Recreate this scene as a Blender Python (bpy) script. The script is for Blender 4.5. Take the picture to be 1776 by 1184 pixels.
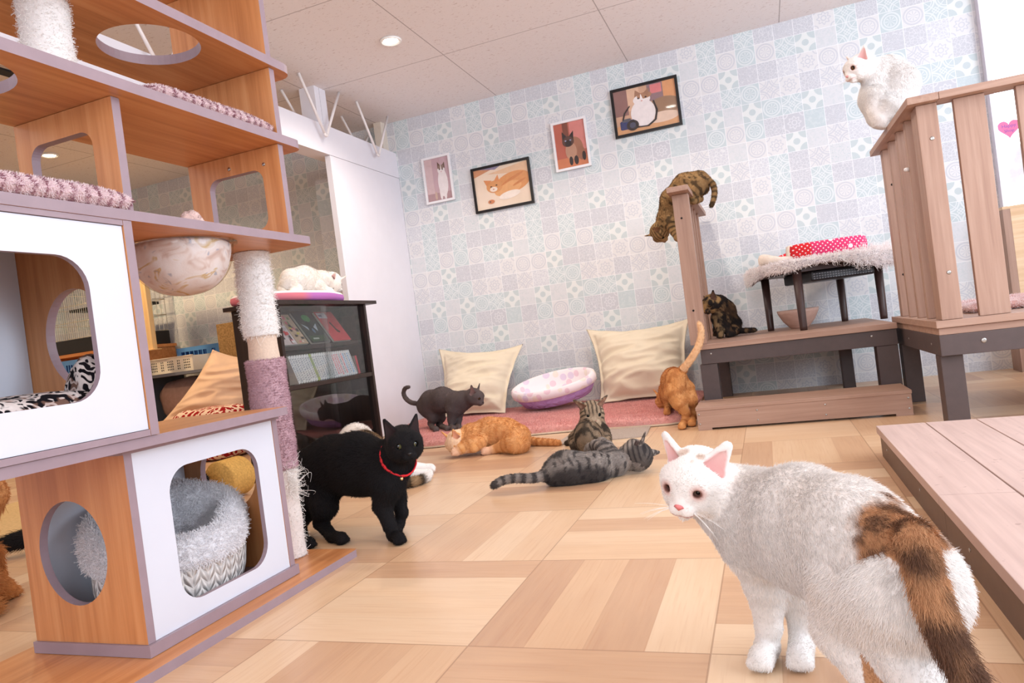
import bpy, bmesh, math, random
import numpy as np
from mathutils import Vector, Matrix, noise as mnoise
from mathutils.geometry import tessellate_polygon

for _o in list(bpy.data.objects):
    bpy.data.objects.remove(_o)
S = bpy.context.scene
COL = S.collection
rng = np.random.default_rng(7)
random.seed(7)

# ------------------------------------------------------------------ camera
cam_d = bpy.data.cameras.new('camera')
cam_d.sensor_width = 36.0
cam_d.lens = 1219.54 / 1776 * 36.0
cam_d.clip_start = 0.02
cam = bpy.data.objects.new('camera', cam_d)
COL.objects.link(cam)
_yaw, _pit, _rol = -0.349845, -0.007374, -0.129517
_f = Vector((math.sin(_yaw) * math.cos(_pit), math.cos(_yaw) * math.cos(_pit), math.sin(_pit)))
_r0 = Vector((math.cos(_yaw), -math.sin(_yaw), 0))
_u0 = _r0.cross(_f)
_r = math.cos(_rol) * _r0 + math.sin(_rol) * _u0
_u = -math.sin(_rol) * _r0 + math.cos(_rol) * _u0
cam.matrix_world = Matrix(((_r.x, _u.x, -_f.x, 0), (_r.y, _u.y, -_f.y, 0), (_r.z, _u.z, -_f.z, 0.55), (0, 0, 0, 1)))
S.camera = cam

# ------------------------------------------------------------------ world, exposure, daylight
S.view_settings.view_transform = 'Standard'
S.view_settings.look = 'None'
S.view_settings.gamma = 1.0
S.view_settings.use_curve_mapping = False
S.view_settings.exposure = 0.42
S.cycles.use_denoising = True
S.cycles.max_bounces = 8
W = bpy.data.worlds.new('daylight')
S.world = W
W.use_nodes = True
W.node_tree.nodes['Background'].inputs[0].default_value = (0.86, 0.92, 1.0, 1)
W.node_tree.nodes['Background'].inputs[1].default_value = 0.75


def area(name, loc, target, sx, sy, power, color):
    d = bpy.data.lights.new(name, 'AREA')
    d.shape = 'RECTANGLE'
    d.size, d.size_y = sx, sy
    d.energy = power
    d.color = color
    o = bpy.data.objects.new(name, d)
    COL.objects.link(o)
    o.location = loc
    o.rotation_euler = (Vector(target) - Vector(loc)).to_track_quat('-Z', 'Y').to_euler()
    return o


area('window_daylight_right', (2.6, 0.9, 1.45), (-1.2, 1.9, 0.6), 2.6, 1.6, 62, (0.78, 0.88, 1.0))
area('window_daylight_behind', (0.2, -2.3, 1.6), (-0.5, 2.5, 0.7), 3.2, 1.5, 54, (0.86, 0.92, 1.0))
area('window_daylight_side', (2.2, 3.0, 1.45), (-0.2, 3.9, 1.0), 2.0, 1.6, 36, (0.74, 0.87, 1.0))


def lamp(name, loc, power, color, size=0.05, spot=None):
    d = bpy.data.lights.new(name, 'SPOT' if spot else 'POINT')
    d.energy = power
    d.color = color
    d.shadow_soft_size = size
    if spot:
        d.spot_size = spot
        d.spot_blend = 0.6
    o = bpy.data.objects.new(name, d)
    COL.objects.link(o)
    o.location = loc
    return o


CEIL = 2.25
WARM = (1.0, 0.89, 0.76)
LAMPS = [(-1.75, 3.49), (-0.53, 3.47), (-0.05, 1.75), (-1.1, 0.6), (0.55, 0.3)]
for _i, (_x, _y) in enumerate(LAMPS):
    lamp('downlight_beam', (_x, _y, CEIL - 0.04), 34 if _y > 3 else 9, WARM, 0.05, 2.6)
lamp('back_room_beam', (-4.55, 3.6, CEIL - 0.06), 70, (1.0, 0.74, 0.44), 0.06, 2.6)
lamp('back_room_beam', (-3.6, 2.2, CEIL - 0.06), 40, (1.0, 0.74, 0.44), 0.06, 2.6)

# ------------------------------------------------------------------ helpers
INV = {}


def srgb(r, g, b):
    f = lambda c: (c / 255 / 12.92) if c / 255 <= 0.04045 else ((c / 255 + 0.055) / 1.055) ** 2.4
    return (f(r), f(g), f(b))


def props(o, label=None, cat=None, group=None, kind=None):
    if label: o['label'] = label
    if cat: o['category'] = cat
    if group: o['group'] = group
    if kind: o['kind'] = kind
    return o


def thing(name, label, cat, loc=(0, 0, 0), group=None, rz=0.0):
    o = bpy.data.objects.new(name, None)
    o.empty_display_size = 0.05
    COL.objects.link(o)
    o.location = loc
    o.rotation_euler = (0, 0, rz)
    INV[o.name] = (Matrix.Translation(Vector(loc)) @ Matrix.Rotation(rz, 4, 'Z')).inverted()
    return props(o, label, cat, group)


def link_mesh(name, me, parent=None, loc=None):
    """Mesh data authored in world coordinates; put under its parent (or at its own base point)."""
    o = bpy.data.objects.new(name, me)
    COL.objects.link(o)
    if parent is not None:
        inv = INV[parent.name]
        me.transform(inv)
        o.parent = parent
        INV[o.name] = inv
    elif loc is not None:
        inv = Matrix.Translation(-Vector(loc))
        me.transform(inv)
        o.location = loc
        INV[o.name] = inv
    else:
        INV[o.name] = Matrix.Identity(4)
    return o


def frame_of(direction, up=(0, 0, 1)):
    d = Vector(direction).normalized()
    u = Vector(up)
    if abs(d.dot(u)) > 0.98 * u.length:
        u = Vector((1, 0, 0))
    s = u.cross(d).normalized()
    return s, d.cross(s).normalized(), d


class MB:
    """collects shapes into one mesh"""

    def __init__(self):
        self.v, self.f, self.m, self.s = [], [], [], []

    def add(self, vs, fs, mi=0, smooth=False):
        o = len(self.v)
        self.v += [tuple(x) for x in vs]
        for k, f in enumerate(fs):
            self.f.append([i + o for i in f])
            self.m.append(mi[k] if isinstance(mi, (list, tuple)) else mi)
            self.s.append(smooth)
        return self

    def box(self, x0, y0, z0, x1, y1, z1, mi=0, M=None, bev=0.0, sides=None):
        """axis box; bev chamfers through bmesh; sides = material index for the 4 narrow sides (z faces keep mi)"""
        bm = bmesh.new()
        bmesh.ops.create_cube(bm, size=1.0)
        for v in bm.verts:
            v.co = Vector((x0 + (v.co.x + .5) * (x1 - x0), y0 + (v.co.y + .5) * (y1 - y0), z0 + (v.co.z + .5) * (z1 - z0)))
        if bev > 0:
            bmesh.ops.bevel(bm, geom=bm.edges[:], offset=bev, segments=2, profile=0.6, affect='EDGES')
        bm.normal_update()
        vs = [v.co.copy() for v in bm.verts]
        fs = [[v.index for v in f.verts] for f in bm.faces]
        bm.verts.index_update()
        fs = [[v.index for v in f.verts] for f in bm.faces]
        if M is not None:
            vs = [M @ v for v in vs]
        bm.free()
        return self.add(vs, fs, mi)

    def tube(self, pts, rad, n=12, mi=0, caps=True, smooth=True):
        pts = [Vector(p) for p in pts]
        R = rad if isinstance(rad, (list, tuple)) else [rad] * len(pts)
        vs, fs = [], []
        s = None
        for i, p in enumerate(pts):
            d = (pts[min(i + 1, len(pts) - 1)] - pts[max(i - 1, 0)]).normalized()
            if s is None:
                s, t, _ = frame_of(d)
            else:
                s = (s - d * s.dot(d)).normalized()
                t = d.cross(s)
            for k in range(n):
                a = 2 * math.pi * k / n
                vs.append(p + (s * math.cos(a) + t * math.sin(a)) * R[i])
        for i in range(len(pts) - 1):
            for k in range(n):
                a, b = i * n + k, i * n + (k + 1) % n
                fs.append([a, b, b + n, a + n])
        self.add(vs, fs, mi, smooth)
        if caps:
            o = len(self.v) - len(vs)
            self.f.append([o + k for k in range(n)][::-1]); self.m.append(mi); self.s.append(False)
            self.f.append([o + (len(pts) - 1) * n + k for k in range(n)]); self.m.append(mi); self.s.append(False)
        return self

    def lathe(self, prof, center=(0, 0, 0), n=40, sx=1.0, sy=1.0, mi=0, M=None, wob=None, caps=True):
        """prof: list of (r,z[,mi])"""
        vs, fs, ms = [], [], []
        for (r, z, *_) in prof:
            for k in range(n):
                a = 2 * math.pi * k / n
                w = wob(a, r, z) if wob else 0.0
                vs.append(Vector((math.cos(a) * (r + w) * sx, math.sin(a) * (r + w) * sy, z)))
        for i in range(len(prof) - 1):
            for k in range(n):
                a, b = i * n + k, i * n + (k + 1) % n
                fs.append([a, b, b + n, a + n])
                ms.append(prof[i][2] if len(prof[i]) > 2 else mi)
        if caps and prof[0][0] > 1e-5:
            fs.append([k for k in range(n)][::-1]); ms.append(ms[0])
        if caps and prof[-1][0] > 1e-5:
            fs.append([(len(prof) - 1) * n + k for k in range(n)]); ms.append(ms[-1])
        T = Matrix.Translation(Vector(center)) @ (M if M is not None else Matrix.Identity(4))
        return self.add([T @ v for v in vs], fs, ms, True)

    def panel(self, outer, holes, t, o, u, v, mi=0, mside=1, mback=None):
        """flat board: outline and holes in (u,v) from origin o, thickness t along u x v (centred)"""
        o, u, v = Vector(o), Vector(u), Vector(v)
        n = u.cross(v)
        loops = [outer] + list(holes)
        flat = [p for l in loops for p in l]
        tris = tessellate_polygon([[Vector((p[0], p[1], 0)) for p in l] for l in loops])
        N = len(flat)
        F = [o + u * p[0] + v * p[1] + n * (t / 2) for p in flat]
        B = [o + u * p[0] + v * p[1] - n * (t / 2) for p in flat]
        fs, ms = [], []
        for a, b, c in tris:
            cr = (Vector(flat[b]) - Vector(flat[a])).cross(Vector(flat[c]) - Vector(flat[a]))
            if cr < 0:
                a, b, c = a, c, b
            fs.append([a, b, c]); ms.append(mi)
            fs.append([N + a, N + c, N + b]); ms.append(mi if mback is None else mback)
        st = 0
        for li, l in enumerate(loops):
            ar = sum(l[i][0] * l[(i + 1) % len(l)][1] - l[(i + 1) % len(l)][0] * l[i][1] for i in range(len(l)))
            ccw = ar > 0
            if li > 0: ccw = not ccw
            for i in range(len(l)):
                a, b = st + i, st + (i + 1) % len(l)
                fs.append([a + N, b + N, b, a] if ccw else [a, b, b + N, a + N]); ms.append(mside)
            st += len(l)
        return self.add(F + B, fs, ms)

    def build(self, name, mats, parent=None, loc=None, label=None, bev=0.0, weld=False):
        me = bpy.data.meshes.new(name)
        me.from_pydata(self.v, [], self.f)
        for mm in (mats if isinstance(mats, (list, tuple)) else [mats]):
            me.materials.append(mm)
        me.polygons.foreach_set('material_index', self.m)
        me.polygons.foreach_set('use_smooth', self.s)
        me.update()
        if weld:
            bm = bmesh.new(); bm.from_mesh(me)
            bmesh.ops.remove_doubles(bm, verts=bm.verts, dist=1e-5)
            bmesh.ops.recalc_face_normals(bm, faces=bm.faces)
            bm.to_mesh(me); bm.free()
        ob = link_mesh(name, me, parent, loc)
        if bev > 0:
            md = ob.modifiers.new('soft_edges', 'BEVEL')
            md.width = bev; md.segments = 2; md.limit_method = 'ANGLE'
        if label: ob['label'] = label
        return ob


def rr(x0, y0, x1, y1, r, n=8):
    """rounded rectangle outline"""
    out = []
    for cx, cy, a0 in ((x1 - r, y0 + r, -90), (x1 - r, y1 - r, 0), (x0 + r, y1 - r, 90), (x0 + r, y0 + r, 180)):
        for k in range(n + 1):
            a = math.radians(a0 + 90 * k / n)
            out.append((cx + r * math.cos(a), cy + r * math.sin(a)))
    return out


def circ(cx, cy, r, n=48, ry=None):
    return [(cx + r * math.cos(2 * math.pi * k / n), cy + (ry or r) * math.sin(2 * math.pi * k / n)) for k in range(n)]


RECT = lambda x0, y0, x1, y1: [(x0, y0), (x1, y0), (x1, y1), (x0, y1)]


def struct(mb, name, mats, **k):
    o = mb.build(name, mats, **k)
    o['kind'] = 'structure'
    return o
# ------------------------------------------------------------------ node helper and materials
class N:
    def __init__(self, name, rough=0.6, spec=0.4):
        self.mat = bpy.data.materials.new(name)
        self.mat.use_nodes = True
        self.nt = self.mat.node_tree
        self.b = self.nt.nodes['Principled BSDF']
        self.b.inputs['Roughness'].default_value = rough
        self.b.inputs['Specular IOR Level'].default_value = spec
        self._tc = None

    def node(self, t, **kw):
        n = self.nt.nodes.new(t)
        for k, v in kw.items():
            setattr(n, k, v)
        return n

    def put(self, sock, val):
        if isinstance(val, bpy.types.NodeSocket):
            self.nt.links.new(val, sock)
        elif isinstance(val, tuple) and len(val) == 3 and sock.type == 'RGBA':
            sock.default_value = (*val, 1)
        else:
            sock.default_value = val

    def coord(self, which='Object'):
        if self._tc is None:
            self._tc = self.node('ShaderNodeTexCoord')
        return self._tc.outputs[which]

    def m(self, op, a, b=None, c=None, clamp=False):
        n = self.node('ShaderNodeMath', operation=op, use_clamp=clamp)
        for i, x in enumerate((a, b, c)):
            if x is not None: self.put(n.inputs[i], x)
        return n.outputs[0]

    def xyz(self, vec=None):
        n = self.node('ShaderNodeSeparateXYZ')
        self.put(n.inputs[0], vec if vec is not None else self.coord())
        return n.outputs

    def vec(self, x, y, z):
        n = self.node('ShaderNodeCombineXYZ')
        for i, a in enumerate((x, y, z)): self.put(n.inputs[i], a)
        return n.outputs[0]

    def scale(self, v, s):
        n = self.node('ShaderNodeVectorMath', operation='MULTIPLY')
        self.put(n.inputs[0], v); n.inputs[1].default_value = s
        return n.outputs[0]

    def noise(self, vec, sc, detail=3.0, rough=0.55, dist=0.0, out=0):
        n = self.node('ShaderNodeTexNoise')
        self.put(n.inputs['Vector'], vec)
        n.inputs['Scale'].default_value = sc
        n.inputs['Detail'].default_value = detail
        n.inputs['Roughness'].default_value = rough
        n.inputs['Distortion'].default_value = dist
        return n.outputs[out]

    def white(self, vec):
        n = self.node('ShaderNodeTexWhiteNoise', noise_dimensions='3D')
        self.put(n.inputs['Vector'], vec)
        return n.outputs

    def vor(self, vec, sc, feature='F1', out='Distance', rnd=1.0):
        n = self.node('ShaderNodeTexVoronoi', feature=feature)
        self.put(n.inputs['Vector'], vec)
        n.inputs['Scale'].default_value = sc
        n.inputs['Randomness'].default_value = rnd
        return n.outputs[out]

    def ramp(self, fac, stops, interp='LINEAR'):
        n = self.node('ShaderNodeValToRGB')
        n.color_ramp.interpolation = interp
        e = n.color_ramp.elements
        while len(e) < len(stops): e.new(0.5)
        for i, (p, c) in enumerate(stops):
            e[i].position = p
            e[i].color = (*c, 1) if len(c) == 3 else c
        self.put(n.inputs[0], fac)
        return n.outputs[0]

    def mix(self, fac, a, b, mode='MIX'):
        n = self.node('ShaderNodeMix', data_type='RGBA', blend_type=mode)
        self.put(n.inputs[0], fac); self.put(n.inputs[6], a); self.put(n.inputs[7], b)
        return n.outputs[2]

    def step(self, x, e0, e1):
        n = self.node('ShaderNodeMapRange', interpolation_type='SMOOTHSTEP')
        self.put(n.inputs[0], x); n.inputs[1].default_value = e0; n.inputs[2].default_value = e1
        return n.outputs[0]

    def line(self, x, at, w):
        """1 near x==at"""
        d = self.m('ABSOLUTE', self.m('SUBTRACT', x, at))
        return self.m('SUBTRACT', 1.0, self.step(d, w * 0.5, w))

    def bump(self, h, strength=0.3, dist=0.002):
        n = self.node('ShaderNodeBump')
        n.inputs['Strength'].default_value = strength
        n.inputs['Distance'].default_value = dist
        self.put(n.inputs['Height'], h)
        self.nt.links.new(n.outputs[0], self.b.inputs['Normal'])

    def color(self, c):
        self.put(self.b.inputs['Base Color'], c)
        return self.mat


def plain(name, c, rough=0.6, var=0.06, sc=30.0, spec=0.4, bump=0.0, metal=0.0, c2=None):
    n = N(name, rough, spec)
    f = n.noise(n.coord(), sc)
    a = tuple(x * (1 - var) for x in c)
    b = tuple(min(1, x * (1 + var)) for x in c) if c2 is None else c2
    n.b.inputs['Metallic'].default_value = metal
    if bump: n.bump(f, bump)
    return n.color(n.ramp(f, [(0.3, a), (0.7, b)]))


def wood(name, c1, c2, c3, axis, rough=0.42, sc=1.0, spec=0.4):
    """laminate / timber grain running along axis (0 x, 1 y, 2 z)"""
    n = N(name, rough, spec)
    s = [38.0 * sc] * 3
    s[axis] = 1.6 * sc
    g = n.noise(n.scale(n.coord(), tuple(s)), 1.0, 4.0, 0.6, 0.35)
    s2 = [150.0 * sc] * 3
    s2[axis] = 5.0 * sc
    h = n.noise(n.scale(n.coord(), tuple(s2)), 1.0, 2.0)
    base = n.ramp(g, [(0.28, c1), (0.5, c2), (0.74, c3)])
    return n.color(n.mix(n.m('MULTIPLY', n.step(h, 0.5, 0.75), 0.22), base, c1))


def floor_mat():
    n = N('parquet_floor', 0.3, 0.45)
    x, y, z = n.xyz()
    u = n.m('DIVIDE', n.m('ADD', x, 0.150 + 0.431 * 40), 0.431)
    v = n.m('DIVIDE', n.m('ADD', y, -1.150 + 0.455 * 40), 0.455)
    iu, iv = n.m('FLOOR', u), n.m('FLOOR', v)
    fu, fv = n.m('FRACT', u), n.m('FRACT', v)
    par = n.m('MODULO', n.m('ADD', n.m('ADD', iu, iv), 1.0), 2.0)
    along = n.m('ADD', n.m('MULTIPLY', fu, par), n.m('MULTIPLY', fv, n.m('SUBTRACT', 1.0, par)))
    across = n.m('ADD', n.m('MULTIPLY', fv, par), n.m('MULTIPLY', fu, n.m('SUBTRACT', 1.0, par)))
    pk = n.m('MULTIPLY', across, 4.0)
    ip = n.m('FLOOR', pk)
    wn = n.white(n.vec(iu, iv, ip))
    r1 = wn[0]
    off = n.m('MULTIPLY', r1, 37.0)
    g = n.noise(n.vec(n.m('ADD', n.m('MULTIPLY', along, 1.3), off), n.m('MULTIPLY', across, 13.0), off), 1.0, 4.0, 0.6, 0.5)
    fine = n.noise(n.vec(n.m('ADD', n.m('MULTIPLY', along, 3.0), off), n.m('MULTIPLY', across, 70.0), off), 1.0, 2.0)
    tone = n.m('ADD', n.m('MULTIPLY', r1, 0.75), n.m('MULTIPLY', g, 0.45))
    c = n.ramp(tone, [(0.12, srgb(184, 142, 112)), (0.45, srgb(204, 165, 130)), (0.7, srgb(214, 178, 142)), (0.95, srgb(222, 191, 158))])
    c = n.mix(n.m('MULTIPLY', n.step(fine, 0.5, 0.8), 0.25), c, srgb(180, 124, 84))
    eu = n.m('MINIMUM', fu, n.m('SUBTRACT', 1.0, fu))
    ev = n.m('MINIMUM', fv, n.m('SUBTRACT', 1.0, fv))
    e = n.m('MINIMUM', eu, ev)
    seam = n.m('SUBTRACT', 1.0, n.step(e, 0.002, 0.005))
    c = n.mix(n.m('MULTIPLY', seam, 0.55), c, srgb(140, 98, 68))
    fp = n.m('FRACT', pk)
    ep = n.m('MINIMUM', fp, n.m('SUBTRACT', 1.0, fp))
    c = n.mix(n.m('MULTIPLY', n.m('SUBTRACT', 1.0, n.step(ep, 0.004, 0.015)), 0.12), c, srgb(140, 98, 68))
    n.put(n.b.inputs['Roughness'], n.m('ADD', 0.27, n.m('MULTIPLY', fine, 0.12)))
    return n.color(c)


def wallpaper_mat():
    n = N('mosaic_wallpaper', 0.75, 0.25)
    x, y, z = n.xyz()
    T = 0.1163
    u = n.m('ADD', n.m('DIVIDE', n.m('ADD', x, 0.634), T), 200.5)
    v = n.m('ADD', n.m('DIVIDE', n.m('SUBTRACT', z, 0.814), T), 200.5)
    iu, iv = n.m('FLOOR', u), n.m('FLOOR', v)
    fu = n.m('SUBTRACT', n.m('FRACT', u), 0.5)
    fv = n.m('SUBTRACT', n.m('FRACT', v), 0.5)
    au, av = n.m('ABSOLUTE', fu), n.m('ABSOLUTE', fv)
    # the printed sheet repeats every 7 x 7 tiles, shifted from column to column
    ku = n.m('MODULO', n.m('ADD', iu, n.m('MULTIPLY', n.m('FLOOR', n.m('DIVIDE', iv, 8.0)), 3.0)), 7.0)
    kv = n.m('MODULO', iv, 8.0)
    wn = n.white(n.vec(ku, kv, 4.0))
    r1 = wn[0]
    cr, cg, cb = n.xyz(wn[1])
    r = n.m('SQRT', n.m('ADD', n.m('MULTIPLY', fu, fu), n.m('MULTIPLY', fv, fv)))
    cu, cv = n.m('SUBTRACT', 0.5, au), n.m('SUBTRACT', 0.5, av)
    rc = n.m('SQRT', n.m('ADD', n.m('MULTIPLY', cu, cu), n.m('MULTIPLY', cv, cv)))
    th = n.m('ARCTAN2', fv, fu)
    spoke = n.m('MULTIPLY', n.step(n.m('COSINE', n.m('MULTIPLY', th, 8.0)), 0.45, 0.8), n.m('SUBTRACT', 1.0, n.step(r, 0.22, 0.25)))
    mx = lambda *a: a[0] if len(a) == 1 else n.m('MAXIMUM', a[0], mx(*a[1:]))
    p0 = mx(n.line(r, 0.42, 0.05), n.line(r, 0.29, 0.035), spoke)
    p1 = mx(n.line(rc, 0.47, 0.05), n.line(rc, 0.36, 0.03), n.line(n.m('ADD', au, av), 0.16, 0.04), n.line(n.m('ABSOLUTE', n.m('SUBTRACT', au, av)), 0.0, 0.04))
    p2 = n.m('MULTIPLY', n.step(rc, 0.36, 0.40), n.step(r, 0.15, 0.19))
    pet = n.m('ADD', 0.27, n.m('MULTIPLY', n.m('COSINE', n.m('MULTIPLY', th, 8.0)), 0.05))
    p3 = mx(n.line(n.m('SUBTRACT', r, pet), 0.0, 0.05), n.line(r, 0.12, 0.04), n.line(rc, 0.2, 0.04))
    crk = n.vor(n.vec(u, v, 0.0), 6.5, 'DISTANCE_TO_EDGE')
    p4 = n.m('SUBTRACT', 1.0, n.step(crk, 0.03, 0.09))
    sw = n.noise(n.vec(u, v, 1.7), 5.0, 2.0, 0.5, 1.2)
    p5 = n.line(n.m('FRACT', n.m('MULTIPLY', sw, 5.0)), 0.5, 0.16)
    p6 = n.m('MULTIPLY', n.step(sw, 0.45, 0.65), 0.4)
    pats = [p0, p1, p2, p3, p4, p5, p6, p0, p1, p4]
    acc = None
    K = float(len(pats))
    for i, p in enumerate(pats):
        lo = n.m('GREATER_THAN', r1, i / K)
        hi = n.m('LESS_THAN', r1, (i + 1) / K + (0.01 if i == len(pats) - 1 else 0))
        t = n.m('MULTIPLY', p, n.m('MULTIPLY', lo, hi))
        acc = t if acc is None else n.m('ADD', acc, t)
    base = n.ramp(cr, [(0.0, srgb(222, 221, 222)), (0.36, srgb(200, 201, 207)), (0.56, srgb(216, 217, 220)), (0.66, srgb(196, 207, 210)), (0.9, srgb(208, 209, 215))], 'CONSTANT')
    lnc = n.ramp(cr, [(0.0, srgb(198, 200, 208)), (0.36, srgb(222, 222, 226)), (0.56, srgb(192, 203, 206)), (0.66, srgb(226, 230, 231)), (0.9, srgb(230, 231, 232))], 'CONSTANT')
    isb = n.m('MULTIPLY', n.m('GREATER_THAN', r1, 2 / K), n.m('LESS_THAN', r1, 3 / K))
    base = n.mix(isb, base, srgb(196, 206, 208))
    lnc = n.mix(isb, lnc, srgb(232, 233, 231))
    c = n.mix(n.m('MULTIPLY', acc, 0.75), base, lnc)
    g = n.step(n.m('MAXIMUM', au, av), 0.478, 0.49)
    c = n.mix(n.m('MULTIPLY', g, 0.7), c, srgb(240, 240, 242))
    gr = n.noise(n.coord(), 160.0, 2.0)
    c = n.mix(n.m('MULTIPLY', n.step(gr, 0.55, 0.75), 0.16), c, srgb(238, 236, 238))
    n.bump(gr, 0.15, 0.001)
    return n.color(c)


def ceiling_mat():
    n = N('acoustic_ceiling_tile', 0.85, 0.2)
    x, y, z = n.xyz()
    fu = n.m('FRACT', n.m('ADD', n.m('DIVIDE', n.m('ADD', x, 1.60), 0.94), 40.0))
    fv = n.m('FRACT', n.m('ADD', n.m('DIVIDE', n.m('SUBTRACT', y, 3.85), 0.91), 40.0))
    e = n.m('MINIMUM', n.m('MINIMUM', fu, n.m('SUBTRACT', 1.0, fu)), n.m('MINIMUM', fv, n.m('SUBTRACT', 1.0, fv)))
    ln = n.m('SUBTRACT', 1.0, n.step(e, 0.0015, 0.0045))
    fis = n.noise(n.scale(n.coord(), (45.0, 110.0, 1.0)), 1.0, 3.0, 0.6, 0.6)
    f = n.m('SUBTRACT', 1.0, n.step(fis, 0.32, 0.40))
    c = n.mix(n.m('MULTIPLY', f, 0.7), srgb(236, 229, 228), srgb(196, 178, 172))
    c = n.mix(n.m('MULTIPLY', ln, 0.6), c, srgb(120, 104, 100))
    n.bump(n.m('SUBTRACT', 1.0, f), 0.2, 0.001)
    return n.color(c)


def attr_mat(name, rough=0.85, spec=0.25, sheen=0.0):
    """coat colours kept per point (markings of the animal or of the cloth)"""
    n = N(name, rough, spec)
    a = n.node('ShaderNodeAttribute', attribute_name='coat')
    if sheen:
        n.b.inputs['Sheen Weight'].default_value = sheen
    return n.color(a.outputs[0])


def glass_mat(name, tint=(1, 1, 1), refl=0.12, rough=0.02, clear=0.9):
    """thin pane: mostly clear with a mirror sheen"""
    mat = bpy.data.materials.new(name)
    mat.use_nodes = True
    nt = mat.node_tree
    nt.nodes.clear()
    out = nt.nodes.new('ShaderNodeOutputMaterial')
    tr = nt.nodes.new('ShaderNodeBsdfTransparent')
    tr.inputs[0].default_value = (tint[0] * clear, tint[1] * clear, tint[2] * clear, 1)
    gl = nt.nodes.new('ShaderNodeBsdfGlossy')
    gl.inputs['Roughness'].default_value = rough
    fr = nt.nodes.new('ShaderNodeFresnel')
    fr.inputs[0].default_value = 1.5
    ad = nt.nodes.new('ShaderNodeMath')
    ad.operation = 'MULTIPLY_ADD'
    ad.use_clamp = True
    ad.inputs[1].default_value = 0.9
    ad.inputs[2].default_value = refl
    ge = nt.nodes.new('ShaderNodeNewGeometry')
    fm = nt.nodes.new('ShaderNodeMath')
    fm.operation = 'SUBTRACT'
    fm.use_clamp = True
    nt.links.new(fr.outputs[0], fm.inputs[0])
    nt.links.new(ge.outputs['Backfacing'], fm.inputs[1])
    nt.links.new(fm.outputs[0], ad.inputs[0])
    mx = nt.nodes.new('ShaderNodeMixShader')
    nt.links.new(ad.outputs[0], mx.inputs[0])
    nt.links.new(tr.outputs[0], mx.inputs[1])
    nt.links.new(gl.outputs[0], mx.inputs[2])
    nt.links.new(mx.outputs[0], out.inputs[0])
    return mat


def emit(name, c, s):
    n = N(name)
    n.b.inputs['Emission Color'].default_value = (*c, 1)
    n.b.inputs['Emission Strength'].default_value = s
    return n.color(c)


M = {}
M['floor'] = floor_mat()
M['paper'] = wallpaper_mat()
M['ceil'] = ceiling_mat()
M['white_paint'] = plain('white_painted_panel', srgb(232, 229, 236), 0.55, 0.015, 8)
M['white_board'] = plain('white_laminate', srgb(208, 210, 221), 0.35, 0.012, 6)
M['mauve'] = plain('mauve_edge_band', srgb(150, 130, 138), 0.38, 0.05, 20)
LW = (srgb(176, 112, 66), srgb(199, 134, 84), srgb(212, 152, 102))
M['lam_y'] = wood('wood_laminate_along', *LW, axis=1, rough=0.33)
M['lam_z'] = wood('wood_laminate_upright', *LW, axis=2, rough=0.33)
M['lam_x'] = wood('wood_laminate_across', *LW, axis=0, rough=0.33)
DW = (srgb(156, 122, 105), srgb(168, 134, 116), srgb(178, 146, 128))
M['deck_x'] = wood('composite_deck_across', *DW, axis=0, rough=0.55, sc=1.6)
M['deck_y'] = wood('composite_deck_along', *DW, axis=1, rough=0.55, sc=1.6)
M['deck_z'] = wood('composite_deck_upright', *DW, axis=2, rough=0.55, sc=1.6)
M['deck_dark'] = plain('dark_brown_deck_frame', srgb(82, 68, 66), 0.5, 0.06, 30)
M['deck_mid'] = plain('brown_deck_fascia', srgb(104, 82, 70), 0.5, 0.06, 30)
M['espresso'] = wood('espresso_laminate', srgb(38, 26, 23), srgb(48, 34, 30), srgb(58, 42, 36), axis=2, rough=0.35)
M['screw'] = plain('steel_screw', srgb(170, 165, 160), 0.3, 0.03, 30, metal=0.9)
M['dark_hole'] = plain('screw_hole', srgb(24, 18, 16), 0.8)
M['sisal'] = None
# ------------------------------------------------------------------ room shell
D = 4.72          # back wall
LX = -2.445       # face of the partition on the left
struct(MB().box(-6.2, -2.6, -0.06, 3.4, D + 0.1, 0.0), 'floor', M['floor'])
struct(MB().box(-6.2, -2.6, CEIL, 3.4, D + 0.1, CEIL + 0.05), 'ceiling', M['ceil'])
struct(MB().box(-6.2, D, 0, 2.4, D + 0.1, CEIL), 'wall_back', M['paper'])
struct(MB().box(-6.2, 0.5, 0, -6.1, D, CEIL), 'wall_left', M['paper'])
# wallpapered pillar and the jamb of the partition
struct(MB().box(-2.90, 4.30, 0, -2.575, D, 1.83), 'wall_pillar', M['paper'])
o = struct(MB().box(-2.565, 1.2, 1.83, LX, D, 2.017), 'trim_1', M['white_paint'])
o['label'] = 'white lintel beam over the partition'
struct(MB().box(-2.56, 3.755, 2.017, -2.45, 3.805, CEIL).box(-2.56, 3.81, 2.017, -2.45, 3.875, CEIL), 'trim_2', M['white_paint'])
struct(MB().box(-2.56, 4.64, 2.017, -2.50, D, CEIL), 'trim_3', plain('cream_jamb', srgb(226, 214, 200), 0.6, 0.03))
# sliding door: one white panel
struct(MB().box(-2.485, 3.83, 0.004, LX - 0.002, D - 0.002, 1.828), 'door_1', M['white_paint'])
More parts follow.
